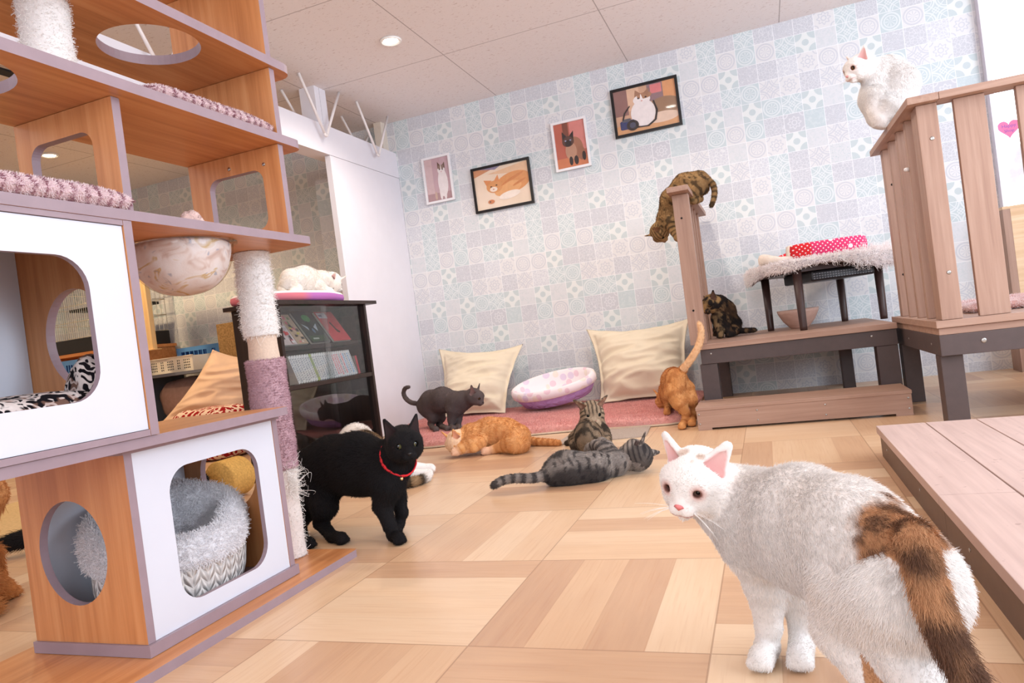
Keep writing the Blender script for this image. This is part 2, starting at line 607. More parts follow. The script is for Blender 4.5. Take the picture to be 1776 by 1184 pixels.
# bright window filling the right end of the back wall
RX = 2.3
struct(MB().box(RX, 2.9, 0, RX + 0.1, D, CEIL), 'wall_right', plain('white_wall', srgb(236, 236, 240), 0.7, 0.02))
struct(MB().box(-2.56, -2.6, 0, LX, 1.25, CEIL), 'wall_partition_unseen', M['white_paint'])  # unseen wall, added to keep daylight out of the back room
struct(MB().box(-6.1, 0.4, 0, -2.561, 0.5, CEIL), 'wall_rear_unseen', M['paper'])  # unseen too, added to darken the back room
win = MB()
win.box(1.301, 4.66, 0.0, 1.322, D, CEIL - 0.001).box(2.25, 4.68, 0.0, 2.299, D, CEIL - 0.001)
win.box(1.323, 4.685, 0.0, 2.249, D, 0.06).box(1.323, 4.685, CEIL - 0.05, 2.249, D, CEIL - 0.001)
wf = struct(win, 'window_1', plain('lilac_white_frame', srgb(226, 220, 230), 0.4, 0.02))
wp = MB().box(1.323, 4.700, 0.06, 2.249, 4.706, CEIL - 0.05).build('window_pane', emit('daylit_frosted_pane', (0.90, 0.95, 1.0), 2.0), parent=wf)
wp['kind'] = 'structure'

# heart sticker with its two lines of writing
heart = []
for k in range(60):
    a = 2 * math.pi * k / 60
    heart.append((16 * math.sin(a) ** 3 / 16 * 0.054, (13 * math.cos(a) - 5 * math.cos(2 * a) - 2 * math.cos(3 * a) - math.cos(4 * a)) / 16 * 0.056))
hs = thing('heart_sticker', 'pink heart sticker with small writing on the bright window', 'sticker', (1.384, 4.698, 1.345))
MB().panel(heart, [], 0.003, (1.384, 4.6980, 1.345), (1, 0, 0), (0, 0, 1), 0, 0).build('sticker_face', plain('pink_sticker', srgb(238, 105, 148), 0.5, 0.02), hs)


def text_mesh(name, body, size, mat, M4, parent, ext=0.0006):
    c = bpy.data.curves.new('lettering', 'FONT')
    c.body = body
    c.size = size
    c.align_x = 'CENTER'
    c.extrude = ext
    t = bpy.data.objects.new('lettering', c)
    COL.objects.link(t)
    bpy.context.view_layer.update()
    me = bpy.data.meshes.new_from_object(t.evaluated_get(bpy.context.evaluated_depsgraph_get()))
    bpy.data.objects.remove(t)
    me.materials.clear()
    me.materials.append(mat)
    me.transform(M4)
    return link_mesh(name, me, parent)


lett = Matrix(((1, 0, 0, 1.384), (0, 0, -1, 4.6960), (0, 1, 0, 1.350), (0, 0, 0, 1)))
text_mesh('lettering', 'Happy', 0.027, plain('violet_ink', srgb(120, 96, 170), 0.6), lett, hs)
text_mesh('lettering', 'Shop', 0.025, bpy.data.materials['violet_ink'], Matrix.Translation((0, 0, -0.027)) @ lett, hs)

# downlights in the ceiling
LENS = emit('lamp_lens', (1.0, 0.95, 0.86), 14)
LENSW = emit('warm_lamp_lens', (1.0, 0.86, 0.62), 14)
RING = plain('white_lamp_ring', srgb(244, 242, 238), 0.4, 0.01)


def downlight(x, y, label, lens=LENS):
    t = thing('ceiling_downlight', label, 'ceiling light', (x, y, CEIL - 0.012))
    MB().lathe([(0.046, CEIL - 0.001), (0.06, CEIL - 0.003), (0.058, CEIL - 0.010), (0.05, CEIL - 0.012), (0.046, CEIL - 0.006)], (x, y, 0)).build('trim_ring', RING, t)
    MB().lathe([(0.0, CEIL - 0.008), (0.03, CEIL - 0.0075), (0.0475, CEIL - 0.005), (0.047, CEIL - 0.002)], (x, y, 0)).build('lens', lens, t)


downlight(*LAMPS[0], 'round lit downlight in the white ceiling left of the pictures')
downlight(*LAMPS[1], 'round lit downlight near the back wall, mirrored in the highest picture')
downlight(-4.61, 3.64, 'round lit downlight in the back room ceiling, seen through the cat tree', LENSW)

# zigzag ceiling braces: thin white V bars hanging down to the lintel
wm = plain('white_enamel_rod', srgb(236, 228, 226), 0.4, 0.02)


def brace(x, y0, lab, zlo=1.921):
    t = thing('ceiling_brace', lab, 'brace', (x, y0, zlo), 'white V braces above the lintel')
    ym = y0 + 0.2
    for a, b in ((y0 - 0.005, ym - 0.012), (y0 + 0.41, ym + 0.012)):
        MB().tube([(x, a, CEIL - 0.002), (x, b, zlo + 0.012)], 0.0085).build('brace_bar', wm, t)
    MB().tube([(x, ym - 0.014, zlo + 0.014), (x, ym - 0.008, zlo + 0.003), (x, ym, zlo), (x, ym + 0.008, zlo + 0.003), (x, ym + 0.014, zlo + 0.014)], 0.0085).build('brace_bend', wm, t)


brace(-2.40, 3.545, 'white V brace hanging in front of the white post over the lintel')
brace(-2.40, 4.166, 'white V brace over the lintel nearest the wallpapered back wall')
brace(-2.40, 2.30, 'white V brace seen through the round hole of the top shelf')
brace(-2.40, 2.92, 'white V brace behind the top boards of the cat tree')
brace(-2.64, 3.69, 'white V brace behind the lintel beside the white post', 2.03)
brace(-2.64, 4.345, 'white V brace behind the lintel near the back wall', 2.03)

t = thing('ceiling_vent', 'dark slot vent in the back room ceiling seen through the shelf hole', 'vent', (-3.53, 2.4, CEIL - 0.012))
MB().box(-3.50, 1.7, CEIL - 0.012, -3.56, 2.76, CEIL - 0.001, bev=0.002).build('slot_frame', plain('black_vent', srgb(30, 26, 24), 0.5), t)

# thin grey film left hanging on the bright pane
fm = thing('plastic_film', 'crumpled pale grey film hanging on the bright window below the heart sticker', 'film', (1.46, 4.69, 0.9))
n = N('grey_film', 0.6, 0.2)
n.b.inputs['Transmission Weight'].default_value = 0.0
FM = n.color(n.ramp(n.noise(n.coord(), 14.0), [(0.3, srgb(206, 204, 208)), (0.7, srgb(228, 226, 230))]))
MB().panel([(1.352, 1.10), (1.375, 1.13), (1.40, 1.20), (1.42, 1.25), (1.45, 1.22), (1.52, 1.24), (1.58, 1.10), (1.60, 0.93), (1.50, 0.90), (1.44, 0.94), (1.39, 0.99), (1.36, 1.03)], [], 0.003, (0, 4.6935, 0), (1, 0, 0), (0, 0, 1), 0, 0).build('film_sheet', FM, fm)
# ------------------------------------------------------------------ fur / pile made of real strands
def vnoise(P, f, seed=0):
    """value noise 0..1 on points"""
    Q = np.asarray(P, float) * f + seed * 17.31
    i = np.floor(Q).astype(np.int64)
    w = Q - i
    w = w * w * (3 - 2 * w)
    def h(a):
        n = (a[:, 0] * 374761393 + a[:, 1] * 668265263 + a[:, 2] * 2147483647 + seed * 1013) & 0xffffffff
        n = ((n ^ (n >> 13)) * 1274126177) & 0xffffffff
        return ((n ^ (n >> 16)) & 0xffff) / 65535.0
    out = 0
    for dx in (0, 1):
        for dy in (0, 1):
            for dz in (0, 1):
                c = h(i + [dx, dy, dz])
                out = out + c * (w[:, 0] if dx else 1 - w[:, 0]) * (w[:, 1] if dy else 1 - w[:, 1]) * (w[:, 2] if dz else 1 - w[:, 2])
    return out


def fbm(P, f, seed=0, o=3):
    return sum(vnoise(P, f * 2 ** k, seed + k) * 0.5 ** k for k in range(o)) / sum(0.5 ** k for k in range(o))


def mesh_np(me):
    n = len(me.vertices)
    co = np.empty(n * 3, np.float32); me.vertices.foreach_get('co', co)
    me.calc_loop_triangles()
    t = np.empty(len(me.loop_triangles) * 3, np.int32); me.loop_triangles.foreach_get('vertices', t)
    return co.reshape(-1, 3).astype(float), t.reshape(-1, 3)


PILE = attr_mat('strand_pile', 0.9, 0.15)


def strands(name, parent, V, T, colf, count, length, rad, comb=None, lift=0.6, jitter=0.35, seed=1, mask=None, curl=0.0, k=3, droop=0.0, mat=None, lenf=None):
    """short strands rooted on the triangles (V,T in world space); colour per strand from colf(points, tri, bary)"""
    g = np.random.default_rng(seed)
    A, B, Cc = V[T[:, 0]], V[T[:, 1]], V[T[:, 2]]
    nr = np.cross(B - A, Cc - A)
    ar = np.linalg.norm(nr, axis=1) * 0.5
    if mask is not None: ar = ar * mask
    ti = g.choice(len(T), size=count, p=ar / ar.sum())
    u, v = g.random(count), g.random(count)
    fl = u + v > 1
    u[fl], v[fl] = 1 - u[fl], 1 - v[fl]
    bary = np.stack([1 - u - v, u, v], 1)
    P = A[ti] * bary[:, :1] + B[ti] * bary[:, 1:2] + Cc[ti] * bary[:, 2:]
    n = nr[ti] / np.maximum(np.linalg.norm(nr[ti], axis=1, keepdims=True), 1e-12)
    d = n * lift + g.normal(0, jitter, (count, 3))
    if comb is not None:
        c = comb(ti, bary) if callable(comb) else np.tile(np.asarray(comb, float), (count, 1))
        c = c - n * np.sum(c * n, 1, keepdims=True)
        d = d + c
    d /= np.maximum(np.linalg.norm(d, axis=1, keepdims=True), 1e-9)
    bad = np.sum(d * n, 1) < 0.06
    d[bad] += n[bad] * 0.3
    L = length * (0.65 + 0.6 * g.random(count))
    if lenf is not None: L = L * lenf(P)
    pos = np.empty((count, k, 3), np.float32)
    bend = g.normal(0, curl, (count, 3)) if curl else 0
    for i in range(k):
        s = i / (k - 1)
        q = P - n * 0.0006 + d * (L * s)[:, None]
        if curl: q = q + bend * (L * math.sin(s * 2.6) * 1.0)[:, None]
        if droop: q[:, 2] -= droop * L * s * s
        pos[:, i] = q
    inv = np.array(INV[parent.name])
    flat = pos.reshape(-1, 3) @ inv[:3, :3].T + inv[:3, 3]
    cu = bpy.data.hair_curves.new(name)
    cu.add_curves([k] * count)
    cu.attributes['position'].data.foreach_set('vector', flat.astype(np.float32).ravel()) if 'position' in cu.attributes else cu.position_data.foreach_set('vector', flat.astype(np.float32).ravel())
    ra = cu.attributes.get('radius') or cu.attributes.new('radius', 'FLOAT', 'POINT')
    taper = np.linspace(1.0, 0.25, k)
    ra.data.foreach_set('value', np.tile(taper * rad, count).astype(np.float32))
    col = np.ones((count, 4), np.float32)
    cc = colf(P, ti, bary)
    col[:, :3] = np.clip(cc * (0.86 + 0.28 * g.random((count, 1))), 0, 1)
    ca = cu.attributes.new('coat', 'FLOAT_COLOR', 'CURVE')
    ca.data.foreach_set('color', col.ravel())
    cu.materials.append(mat or PILE)
    ob = bpy.data.objects.new(name, cu)
    COL.objects.link(ob)
    ob.parent = parent
    ob['kind'] = 'stuff'
    return ob


def pile_on(ob, name, count, length, rad, colf, **k):
    """pile on an already built (world = parent inverse) mesh object"""
    co, T = mesh_np(ob.data)
    mw = np.array(INV[ob.name].inverted())
    V = co @ mw[:3, :3].T + mw[:3, 3]
    return strands(name, ob, V, T, colf, count, length, rad, **k)


def const(c):
    c = np.asarray(c, float)
    return lambda P, ti, b: np.tile(c, (len(P), 1))


def mixc(a, b, t):
    t = np.clip(t, 0, 1)[:, None]
    return np.asarray(a) * (1 - t) + np.asarray(b) * t


# ------------------------------------------------------------------ cat tree
XF, XB = -1.15, -1.475     # front and back of the boards
tree = thing('cat_tree', 'tall orange wood cat tree with white box fronts, left foreground', 'cat tree', (-1.31, 1.1, 0))
LAMY = [M['lam_y'], M['mauve']]
LAMZ = [M['lam_z'], M['mauve']]


def shelf(name, y0, y1, z0, z1, xf=XF, xb=XB, holes=(), r=0.012):
    """horizontal board in x,y"""
    mb = MB().panel(rr(xb, y0, xf, y1, r, 4), holes, z1 - z0, (0, 0, (z0 + z1) / 2), (1, 0, 0), (0, 1, 0))
    return mb.build(name, LAMY, tree)


def upright(name, y, t, x0, x1, z0, z1, holes=(), mats=None):
    mb = MB().panel(RECT(x0, z0, x1, z1), holes, t, (0, y, 0), (1, 0, 0), (0, 0, 1))
    return mb.build(name, mats or LAMZ, tree)


shelf('base_board', 0.25, 1.665, 0.0, 0.02, -1.14, -1.56)
shelf('shelf_board', 0.55, 1.475, 0.428, 0.448, -1.158, -1.52)
shelf('shelf_board', 0.25, 1.668, 0.874, 0.895, holes=[circ(-1.312, 1.345, 0.112)], r=0.03)
shelf('shelf_board', 0.25, 1.672, 1.140, 1.163, holes=[circ(-1.315, 0.845, 0.118)], r=0.03)
shelf('shelf_board', 0.25, 1.672, 1.346, 1.370, holes=[circ(-1.292, 1.315, 0.112)], r=0.04)
shelf('shelf_board', 0.25, 1.62, 1.60, 1.622)
WIN = lambda z0, z1: [rr(-1.405, z0, -1.222, z1, 0.032)]
upright('divider_panel', 1.585, 0.02, -1.47, -1.162, 0.896, 1.139, WIN(0.925, 1.085))
upright('divider_panel', 1.10, 0.02, -1.475, -1.19, 0.896, 1.139, [rr(-1.435, 0.925, -1.255, 1.085, 0.032)])
upright('divider_panel', 1.59, 0.02, -1.47, -1.162, 1.164, 1.345)
upright('divider_panel', 1.585, 0.02, -1.47, -1.162, 1.371, 1.599)

# lower box
IN = plain('white_laminate_inside', srgb(214, 219, 232), 0.4, 0.015, 6)
upright('side_panel', 1.026, 0.018, -1.51, -1.20, 0.045, 0.418, [circ(-1.372, 0.228, 0.094, ry=0.107)], [M['lam_z'], M['mauve']])
upright('side_panel', 1.462, 0.018, -1.51, -1.20, 0.045, 0.418, [circ(-1.36, 0.29, 0.09)], [M['lam_z'], M['mauve']])
MB().panel(RECT(1.036, 0.045, 1.452, 0.418), [rr(1.115, 0.082, 1.385, 0.368, 0.055)], 0.012, (-1.207, 0, 0), (0, 1, 0), (0, 0, 1)).build('front_panel', [M['white_board'], M['mauve']], tree, label='white front with a rounded opening')
MB().box(-1.515, 1.036, 0.045, -1.503, 1.452, 0.418).build('back_panel', IN, tree)
MB().box(-1.515, 1.012, 0.021, -1.192, 1.475, 0.0445).build('floor_panel', M['mauve'], tree)
MB().box(-1.515, 1.012, 0.4185, -1.195, 1.475, 0.4275).build('top_panel', M['mauve'], tree)
# upper box
upright('side_panel', 1.055, 0.02, -1.47, -1.152, 0.449, 0.8735, [circ(-1.315, 0.662, 0.088, ry=0.1)], [M['lam_z'], M['mauve']])
upright('side_panel', 0.56, 0.02, -1.47, -1.152, 0.449, 0.8735, [circ(-1.315, 0.662, 0.088, ry=0.1)], [M['lam_z'], M['mauve']])
MB().panel(RECT(0.571, 0.462, 1.044, 0.862), [rr(0.655, 0.533, 0.957, 0.797, 0.06)], 0.012, (-1.162, 0, 0), (0, 1, 0), (0, 0, 1)).build('front_panel', [M['white_board'], M['mauve']], tree, label='white front with a rounded opening')
MB().box(-1.472, 0.571, 0.462, -1.46, 1.044, 0.862).build('back_panel', IN, tree)
MB().box(-1.47, 0.571, 0.449, -1.152, 1.044, 0.461).build('floor_panel', M['mauve'], tree)
MB().box(-1.47, 0.571, 0.863, -1.152, 1.044, 0.8735).build('top_panel', M['mauve'], tree)

# screws on the end panels
for (x, z) in ((-1.215, 1.095), (-1.33, 1.105)):
    MB().lathe([(0.0, 0.0016), (0.004, 0.0014), (0.0052, 0)], (0, 0, 0), 14, M=Matrix.Translation((x, 1.575, z)) @ Matrix.Rotation(math.pi / 2, 4, 'X')).build('screw', M['screw'], tree)

# posts
def post(x, y, segs, label=None):
    """segs: (z0,z1,r,kind)"""
    root = None
    for z0, z1, r, kind in segs:
        prof = []
        nz = max(4, int((z1 - z0) / 0.0035))
        for i in range(nz + 1):
            z = z0 + (z1 - z0) * i / nz
            prof.append((r + (0.0012 if i % 2 else -0.0004) * (1 if kind != 'bare' else 0) + 0.0012 * math.sin(z * 57 + x * 9), z))
        c = {'sisal': srgb(226, 222, 220), 'rope': srgb(228, 217, 212), 'plush': srgb(190, 156, 164), 'bare': srgb(212, 190, 172)}[kind]
        nm = {'sisal': 'sisal_wrap', 'rope': 'rope_wrap', 'plush': 'plush_sleeve', 'bare': 'bare_tube'}[kind]
        mt = bpy.data.materials.get('post_' + kind) or plain('post_' + kind, c, 0.9, 0.08, 180, 0.1, 0.3)
        ob = MB().lathe(prof, (x, y, 0), 36).build(nm, mt, tree)
        if kind in ('sisal', 'rope'):
            pile_on(ob, 'loose_fibre', 5200 if kind == 'sisal' else 1800, 0.006 if x > -1.31 else 0.009, 0.00045, const(srgb(236, 232, 229)), comb=(0, 0, -0.4), lift=0.25, jitter=0.7, curl=0.5, k=4, seed=int(z0 * 100) + 3)
        if kind == 'plush':
            pile_on(ob, 'plush_pile', 15000, 0.007, 0.0007, lambda P, ti, b: mixc(srgb(200, 166, 174), srgb(176, 142, 152), fbm(P, 90)), comb=(0, 0, -0.2), lift=0.8, jitter=0.5, seed=11)
        root = ob
    return root


post(-1.32, 1.605, [(0.021, 0.272, 0.043, 'rope'), (0.268, 0.572, 0.049, 'plush'), (0.57, 0.655, 0.0405, 'bare'), (0.64, 0.873, 0.0455, 'sisal')])
post(-1.30, 1.055, [(1.164, 1.345, 0.045, 'sisal')])
post(-1.32, 0.60, [(0.021, 0.427, 0.045, 'sisal')])

# tuft of frayed rope on the lower wrap
fr = MB().box(-1.285, 1.585, 0.20, -1.279, 1.60, 0.27).build('frayed_end', bpy.data.materials['post_rope'], tree)
pile_on(fr, 'loose_fibre', 240, 0.034, 0.0006, const(srgb(242, 238, 234)), comb=(0.9, 0.5, -0.1), lift=0.5, jitter=0.5, curl=0.5, k=5, seed=6)

# clear hanging bowl with rim
prof = []
for i in range(26):
    a = math.pi / 2 * i / 25
    prof.append((0.1215 * math.cos(a) ** 0.85, 0.8725 - 0.122 * math.sin(a)))
bowl = MB().lathe([(0.132, 0.8728), (0.132, 0.8708)] + prof, (-1.312, 1.345, 0), 56).build('clear_bowl', glass_mat('clear_acrylic', (0.98, 0.96, 0.93), 0.03, 0.03, 0.97), tree)

# printed blanket bunched up inside the bowl
bl = thing('printed_blanket', 'pale printed blanket bunched inside the clear bowl of the cat tree', 'blanket', (-1.312, 1.345, 0.76))
n = N('printed_fleece', 0.9, 0.1)
co = n.coord()
a1 = n.noise(n.scale(co, (1.0, 1.0, 1.6)), 16.0, 2.0, 0.5, 1.2)
a2 = n.noise(n.vec(*[n.xyz(n.scale(co, (1.0, 1.0, 1.4)))[i] for i in (1, 2, 0)]), 21.0, 2.0, 0.5, 1.4)
c = n.ramp(a1, [(0.30, srgb(204, 180, 174)), (0.42, srgb(226, 216, 216)), (0.60, srgb(232, 228, 232)), (0.68, srgb(206, 178, 128)), (0.73, srgb(230, 222, 218))])
c = n.mix(n.m('MULTIPLY', n.step(a2, 0.60, 0.68), 0.6), c, srgb(140, 152, 182))
n.bump(n.noise(co, 240.0), 0.4, 0.001)
pm = n.color(c)
prof = []
for i in range(30):
    a = math.pi / 2 * i / 29
    prof.append((0.117 * math.cos(a) ** 0.85, 0.868 - 0.1165 * math.sin(a)))
mb = MB().lathe([(0.03, 0.872), (0.075, 0.880), (0.105, 0.876)] + prof, (-1.312, 1.345, 0), 60, wob=lambda a, r, z: (-0.0012 + 0.0012 * math.sin(7 * a + z * 60)) * min(1, r / 0.05))
mb.build('bunched_cloth', pm, bl)
mb = MB()
mb.lathe([(0.0, 0.985 - 0.045), (0.010, 0.938), (0.017, 0.930), (0.021, 0.915), (0.026, 0.895), (0.030, 0.876)], (-1.235, 1.315, 0), 24, 1.0, 1.35, wob=lambda a, r, z: 0.003 * math.sin(3 * a + z * 90))
pk = mb.build('cloth_peak', plain('spotted_fleece', srgb(206, 178, 172), 0.95, 0.3, 70, 0.1), bl)
pile_on(pk, 'fleece_pile', 3000, 0.005, 0.0005, lambda P, ti, b: mixc(srgb(226, 204, 198), srgb(140, 112, 108), (fbm(P, 130, 3) - 0.5) * 6), lift=0.9, jitter=0.6, seed=14)


# ------------------------------------------------------------------ soft cushions lying on the boards
def slab_cushion(x0, x1, y0, y1, z0, h, nx=26, ny=60, sag=0.006, seed=0):
    """closed pad with rounded rim, lying on z0"""
    mb = MB()
    vs, fs = [], []
    idx = {}
    for s in (1, -1):
        for i in range(nx + 1):
            for j in range(ny + 1):
                if s < 0 and (i in (0, nx) or j in (0, ny)):
                    idx[(s, i, j)] = idx[(1, i, j)]
                    continue
                u, v = -1 + 2 * i / nx, -1 + 2 * j / ny
                e = (1 - abs(u) ** 5) * (1 - abs(v) ** 7)
                e = max(e, 0) ** 0.5
                k = 1 - 0.03 * abs(u * v) ** 3
                x = (x0 + x1) / 2 + (x1 - x0) / 2 * u * k
                y = (y0 + y1) / 2 + (y1 - y0) / 2 * v * k
                w = mnoise.noise(Vector((x * 9, y * 9, seed))) * sag
                z = z0 + h * 0.42 + (h * 0.58 * e + w * e if s > 0 else -h * 0.42 * e ** 0.4)
                idx[(s, i, j)] = len(vs)
                vs.append((x, y, max(z, z0)))
    for s in (1, -1):
        for i in range(nx):
            for j in range(ny):
                q = [idx[(s, i, j)], idx[(s, i + 1, j)], idx[(s, i + 1, j + 1)], idx[(s, i, j + 1)]]
                fs.append(q if s > 0 else q[::-1])
    return mb.add(vs, fs, 0, True)


PINKPAD = plain('pink_striped_plush', srgb(204, 176, 182), 0.95, 0.1, 60, 0.1)


def stripes(P, ti, b):
    w = np.sin(P[:, 1] * 2 * np.pi / 0.026 + 5.0 * fbm(P, 26, 5) + P[:, 0] * 14)
    return mixc(srgb(232, 214, 216), srgb(150, 104, 116), (w - 0.15) * 2.2)


for x0, x1, y0, y1, z0, h, lab in ((-1.45, -1.158, 1.18, 1.575, 1.1635, 0.038, 'pink striped plush cushion on the third shelf under the round hole'),
                                    (-1.455, -1.146, 0.57, 1.086, 0.8955, 0.046, 'pink zebra plush cushion on top of the upper white box')):
    c = thing('plush_cushion', lab, 'cushion', ((x0 + x1) / 2, (y0 + y1) / 2, z0), 'striped plush cushions on the cat tree')
    ob = slab_cushion(x0, x1, y0, y1, z0, h).build('cushion_pad', PINKPAD, c)
    pile_on(ob, 'plush_pile', 60000, 0.0065, 0.0006, stripes, lift=0.7, jitter=0.45, comb=(0.2, 0, -0.3), seed=21)

# leopard blanket in the upper box
lb = thing('leopard_blanket', 'black and cream leopard fleece in the upper box of the cat tree', 'blanket', (-1.3, 0.82, 0.4615))
n = N('leopard_fleece', 0.95, 0.1)
la = n.noise(n.coord(), 42.0, 1.5, 0.5, 0.9)
lk = n.noise(n.coord(), 30.0, 1.0, 0.5, 0.3)
lc = n.ramp(la, [(0.44, srgb(20, 17, 22)), (0.48, srgb(206, 192, 188)), (0.58, srgb(214, 202, 198)), (0.62, srgb(30, 25, 30))])
n.bump(n.noise(n.coord(), 420.0, 2.0), 0.6, 0.002)
LEO = n.color(n.mix(n.m('MULTIPLY', n.step(lk, 0.56, 0.62), 0.5), lc, srgb(150, 112, 96)))
slab_cushion(-1.452, -1.172, 0.58, 1.04, 0.4615, 0.095, sag=0.018, seed=3).build('blanket_pad', LEO, lb)
mb = MB().lathe([(0.0, 0.622), (0.022, 0.616), (0.040, 0.598), (0.050, 0.57), (0.053, 0.55), (0.05, 0.53)], (-1.235, 1.0, 0), 40, 1.0, 0.72, wob=lambda a, r, z: 0.006 * math.sin(3 * a + z * 40))
mb.build('folded_corner', LEO, lb)

# round fleece bed with knitted wall in the lower box
bed = thing('fleece_cat_bed', 'round white fleece bed with chunky knitted wall inside the lower box', 'cat bed', (-1.355, 1.245, 0.045))
bx, by = -1.355, 1.245
kn = N('chunky_knit', 0.9, 0.1)
x, y, z = kn.xyz(kn.coord('Object'))
ang = kn.m('ARCTAN2', y, x)
col_ = kn.m('MULTIPLY', ang, 24 / (2 * math.pi))
cv = kn.m('ABSOLUTE', kn.m('SUBTRACT', kn.m('FRACT', col_), 0.5))
st = kn.m('FRACT', kn.m('ADD', kn.m('MULTIPLY', z, 44.0), kn.m('MULTIPLY', cv, 1.6)))
hh = kn.m('MULTIPLY', kn.m('SINE', kn.m('MULTIPLY', st, math.pi)), kn.m('SINE', kn.m('MULTIPLY', kn.m('FRACT', kn.m('MULTIPLY', col_, 2.0)), math.pi)))
kn.bump(hh, 1.0, 0.009)
KN = kn.color(kn.ramp(kn.noise(kn.coord(), 60.0), [(0.3, srgb(196, 188, 184)), (0.5, srgb(214, 208, 205)), (0.7, srgb(224, 220, 218))]))
SQ = (0.87, 1.16)
mb = MB().lathe([(0.118, 0.046), (0.140, 0.052), (0.152, 0.085), (0.157, 0.125), (0.155, 0.17)], (bx, by, 0), 96, *SQ, caps=False)
mb.build('knit_wall', KN, bed)
prof = [(0.153, 0.160), (0.163, 0.168), (0.166, 0.195), (0.162, 0.228), (0.148, 0.250), (0.128, 0.252), (0.112, 0.235), (0.106, 0.19), (0.102, 0.13), (0.088, 0.100), (0.05, 0.09), (0.0, 0.088)]
# rim is higher toward the back of the box
vs0 = MB().lathe(prof, (bx, by, 0), 80, *SQ, wob=lambda a, r, z: 0.006 * math.sin(5 * a + 1) * (1 if z > 0.14 else 0))
vs0.v = [(p[0], p[1], p[2] + (max(0, (p[2] - 0.10)) * (0.36 * (bx - p[0]) / 0.14 + 0.12 * (p[1] - by) / 0.17))) for p in vs0.v]
fl = vs0.build('fleece_lining', plain('white_fleece', srgb(226, 224, 228), 0.95, 0.03, 60, 0.1), bed)
pile_on(fl, 'fleece_pile', 70000, 0.009, 0.00065, lambda P, ti, b: mixc(srgb(238, 236, 238), srgb(222, 219, 224), fbm(P, 60)), lift=0.9, jitter=0.8, curl=0.4, k=4, seed=8)
# ------------------------------------------------------------------ decks, step, fences
def screws(mb_pts, parent, mat=None, r=0.005, name='screw'):
    """small round screw heads: (point, normal)"""
    for p, nrm in mb_pts:
        s, t, d = frame_of(nrm)
        R = Matrix((s, t, d)).transposed().to_4x4()
        MB().lathe([(r, -0.001), (r, 0.0006), (r * 0.7, 0.0014), (0, 0.0012)], (0, 0, 0), 12, M=Matrix.Translation(p) @ R).build(name, mat or M['screw'], parent)


DK = M['deck_x']
ZA, YA = 0.385, 3.62
A = thing('low_deck_bench', 'brown deck platform with open dark frame under the round-legged table', 'deck', (0.09, 4.15, 0))
n_pl = 7
for i in range(n_pl):
    y0 = YA + i * (4.70 - YA) / n_pl
    y1 = YA + (i + 1) * (4.70 - YA) / n_pl - 0.004
    MB().box(-0.345, y0, ZA - 0.026, 0.548, y1, ZA, bev=0.002).build('deck_board', M['deck_x'], A)
MB().box(-0.335, YA + 0.012, ZA - 0.100, 0.545, YA + 0.042, ZA - 0.0265, bev=0.002).build('front_rail', M['deck_dark'], A)
MB().box(-0.335, 4.66, ZA - 0.100, 0.545, 4.69, ZA - 0.0265).build('rear_rail', M['deck_dark'], A)
MB().box(-0.335, YA + 0.043, ZA - 0.100, -0.305, 4.659, ZA - 0.0265).build('side_rail', M['deck_dark'], A)
MB().box(0.515, YA + 0.043, ZA - 0.100, 0.545, 4.659, ZA - 0.0265).build('side_rail', M['deck_dark'], A)
for x0, x1, y0, y1 in ((-0.345, -0.262, YA + 0.02, YA + 0.115), (-0.345, -0.262, 4.58, 4.68), (0.455, 0.545, YA + 0.02, YA + 0.115), (0.33, 0.385, 4.0, 4.09), (0.40, 0.44, 4.58, 4.68)):
    MB().box(x0, y0, 0.0, x1, y1, ZA - 0.101, bev=0.002).build('leg', M['deck_dark'], A)
screws([((-0.285, YA + 0.0115, ZA - 0.05), (0, -1, 0)), ((0.44, YA + 0.0115, ZA - 0.05), (0, -1, 0))], A)

# fence at the left end of the bench
FA = thing('deck_fence', 'short brown slat fence at the left end of the deck bench', 'fence', (-0.34, 4.1, ZA))
FZ = 1.150
MB().box(-0.380, 3.655, ZA + 0.001, -0.300, 3.715, FZ, bev=0.002).build('post', M['deck_z'], FA)
for y0 in (3.97, 4.12, 4.28, 4.50):
    MB().box(-0.362, y0, ZA + 0.001, -0.325, y0 + 0.028, FZ, bev=0.002).build('slat', M['deck_z'], FA)
MB().box(-0.392, 3.56, FZ + 0.001, -0.288, 4.66, FZ + 0.027, bev=0.002).build('top_rail', M['deck_y'], FA)
screws([((-0.345, 3.6548, z), (0, -1, 0)) for z in (1.03, 0.56)], FA, M['dark_hole'], 0.0055, 'screw_hole')

# step in front of the bench
ST = thing('deck_step', 'long low brown step box on the floor in front of the deck bench', 'step', (0.085, 3.5, 0))
MB().panel([(-0.362, 0.0), (-0.300, 0.0), (-0.300, 0.010), (0.462, 0.010), (0.462, 0.0), (0.528, 0.0), (0.528, 0.092), (-0.362, 0.092)], [], 0.02, (0, 3.365, 0), (1, 0, 0), (0, 0, 1), 0, 0).build('front_board', M['deck_x'], ST)
MB().box(-0.365, 3.352, 0.0925, 0.531, 3.61, 0.108, bev=0.002).build('tread_board', M['deck_x'], ST)
MB().box(-0.362, 3.376, 0.0, -0.340, 3.60, 0.092).build('end_board', M['deck_y'], ST)
MB().box(0.506, 3.376, 0.0, 0.528, 3.60, 0.092).build('end_board', M['deck_y'], ST)
screws([((x, 3.3548, z), (0, -1, 0)) for x in (-0.352, -0.095, 0.19, 0.515) for z in (0.075, 0.03)], ST, r=0.0042)

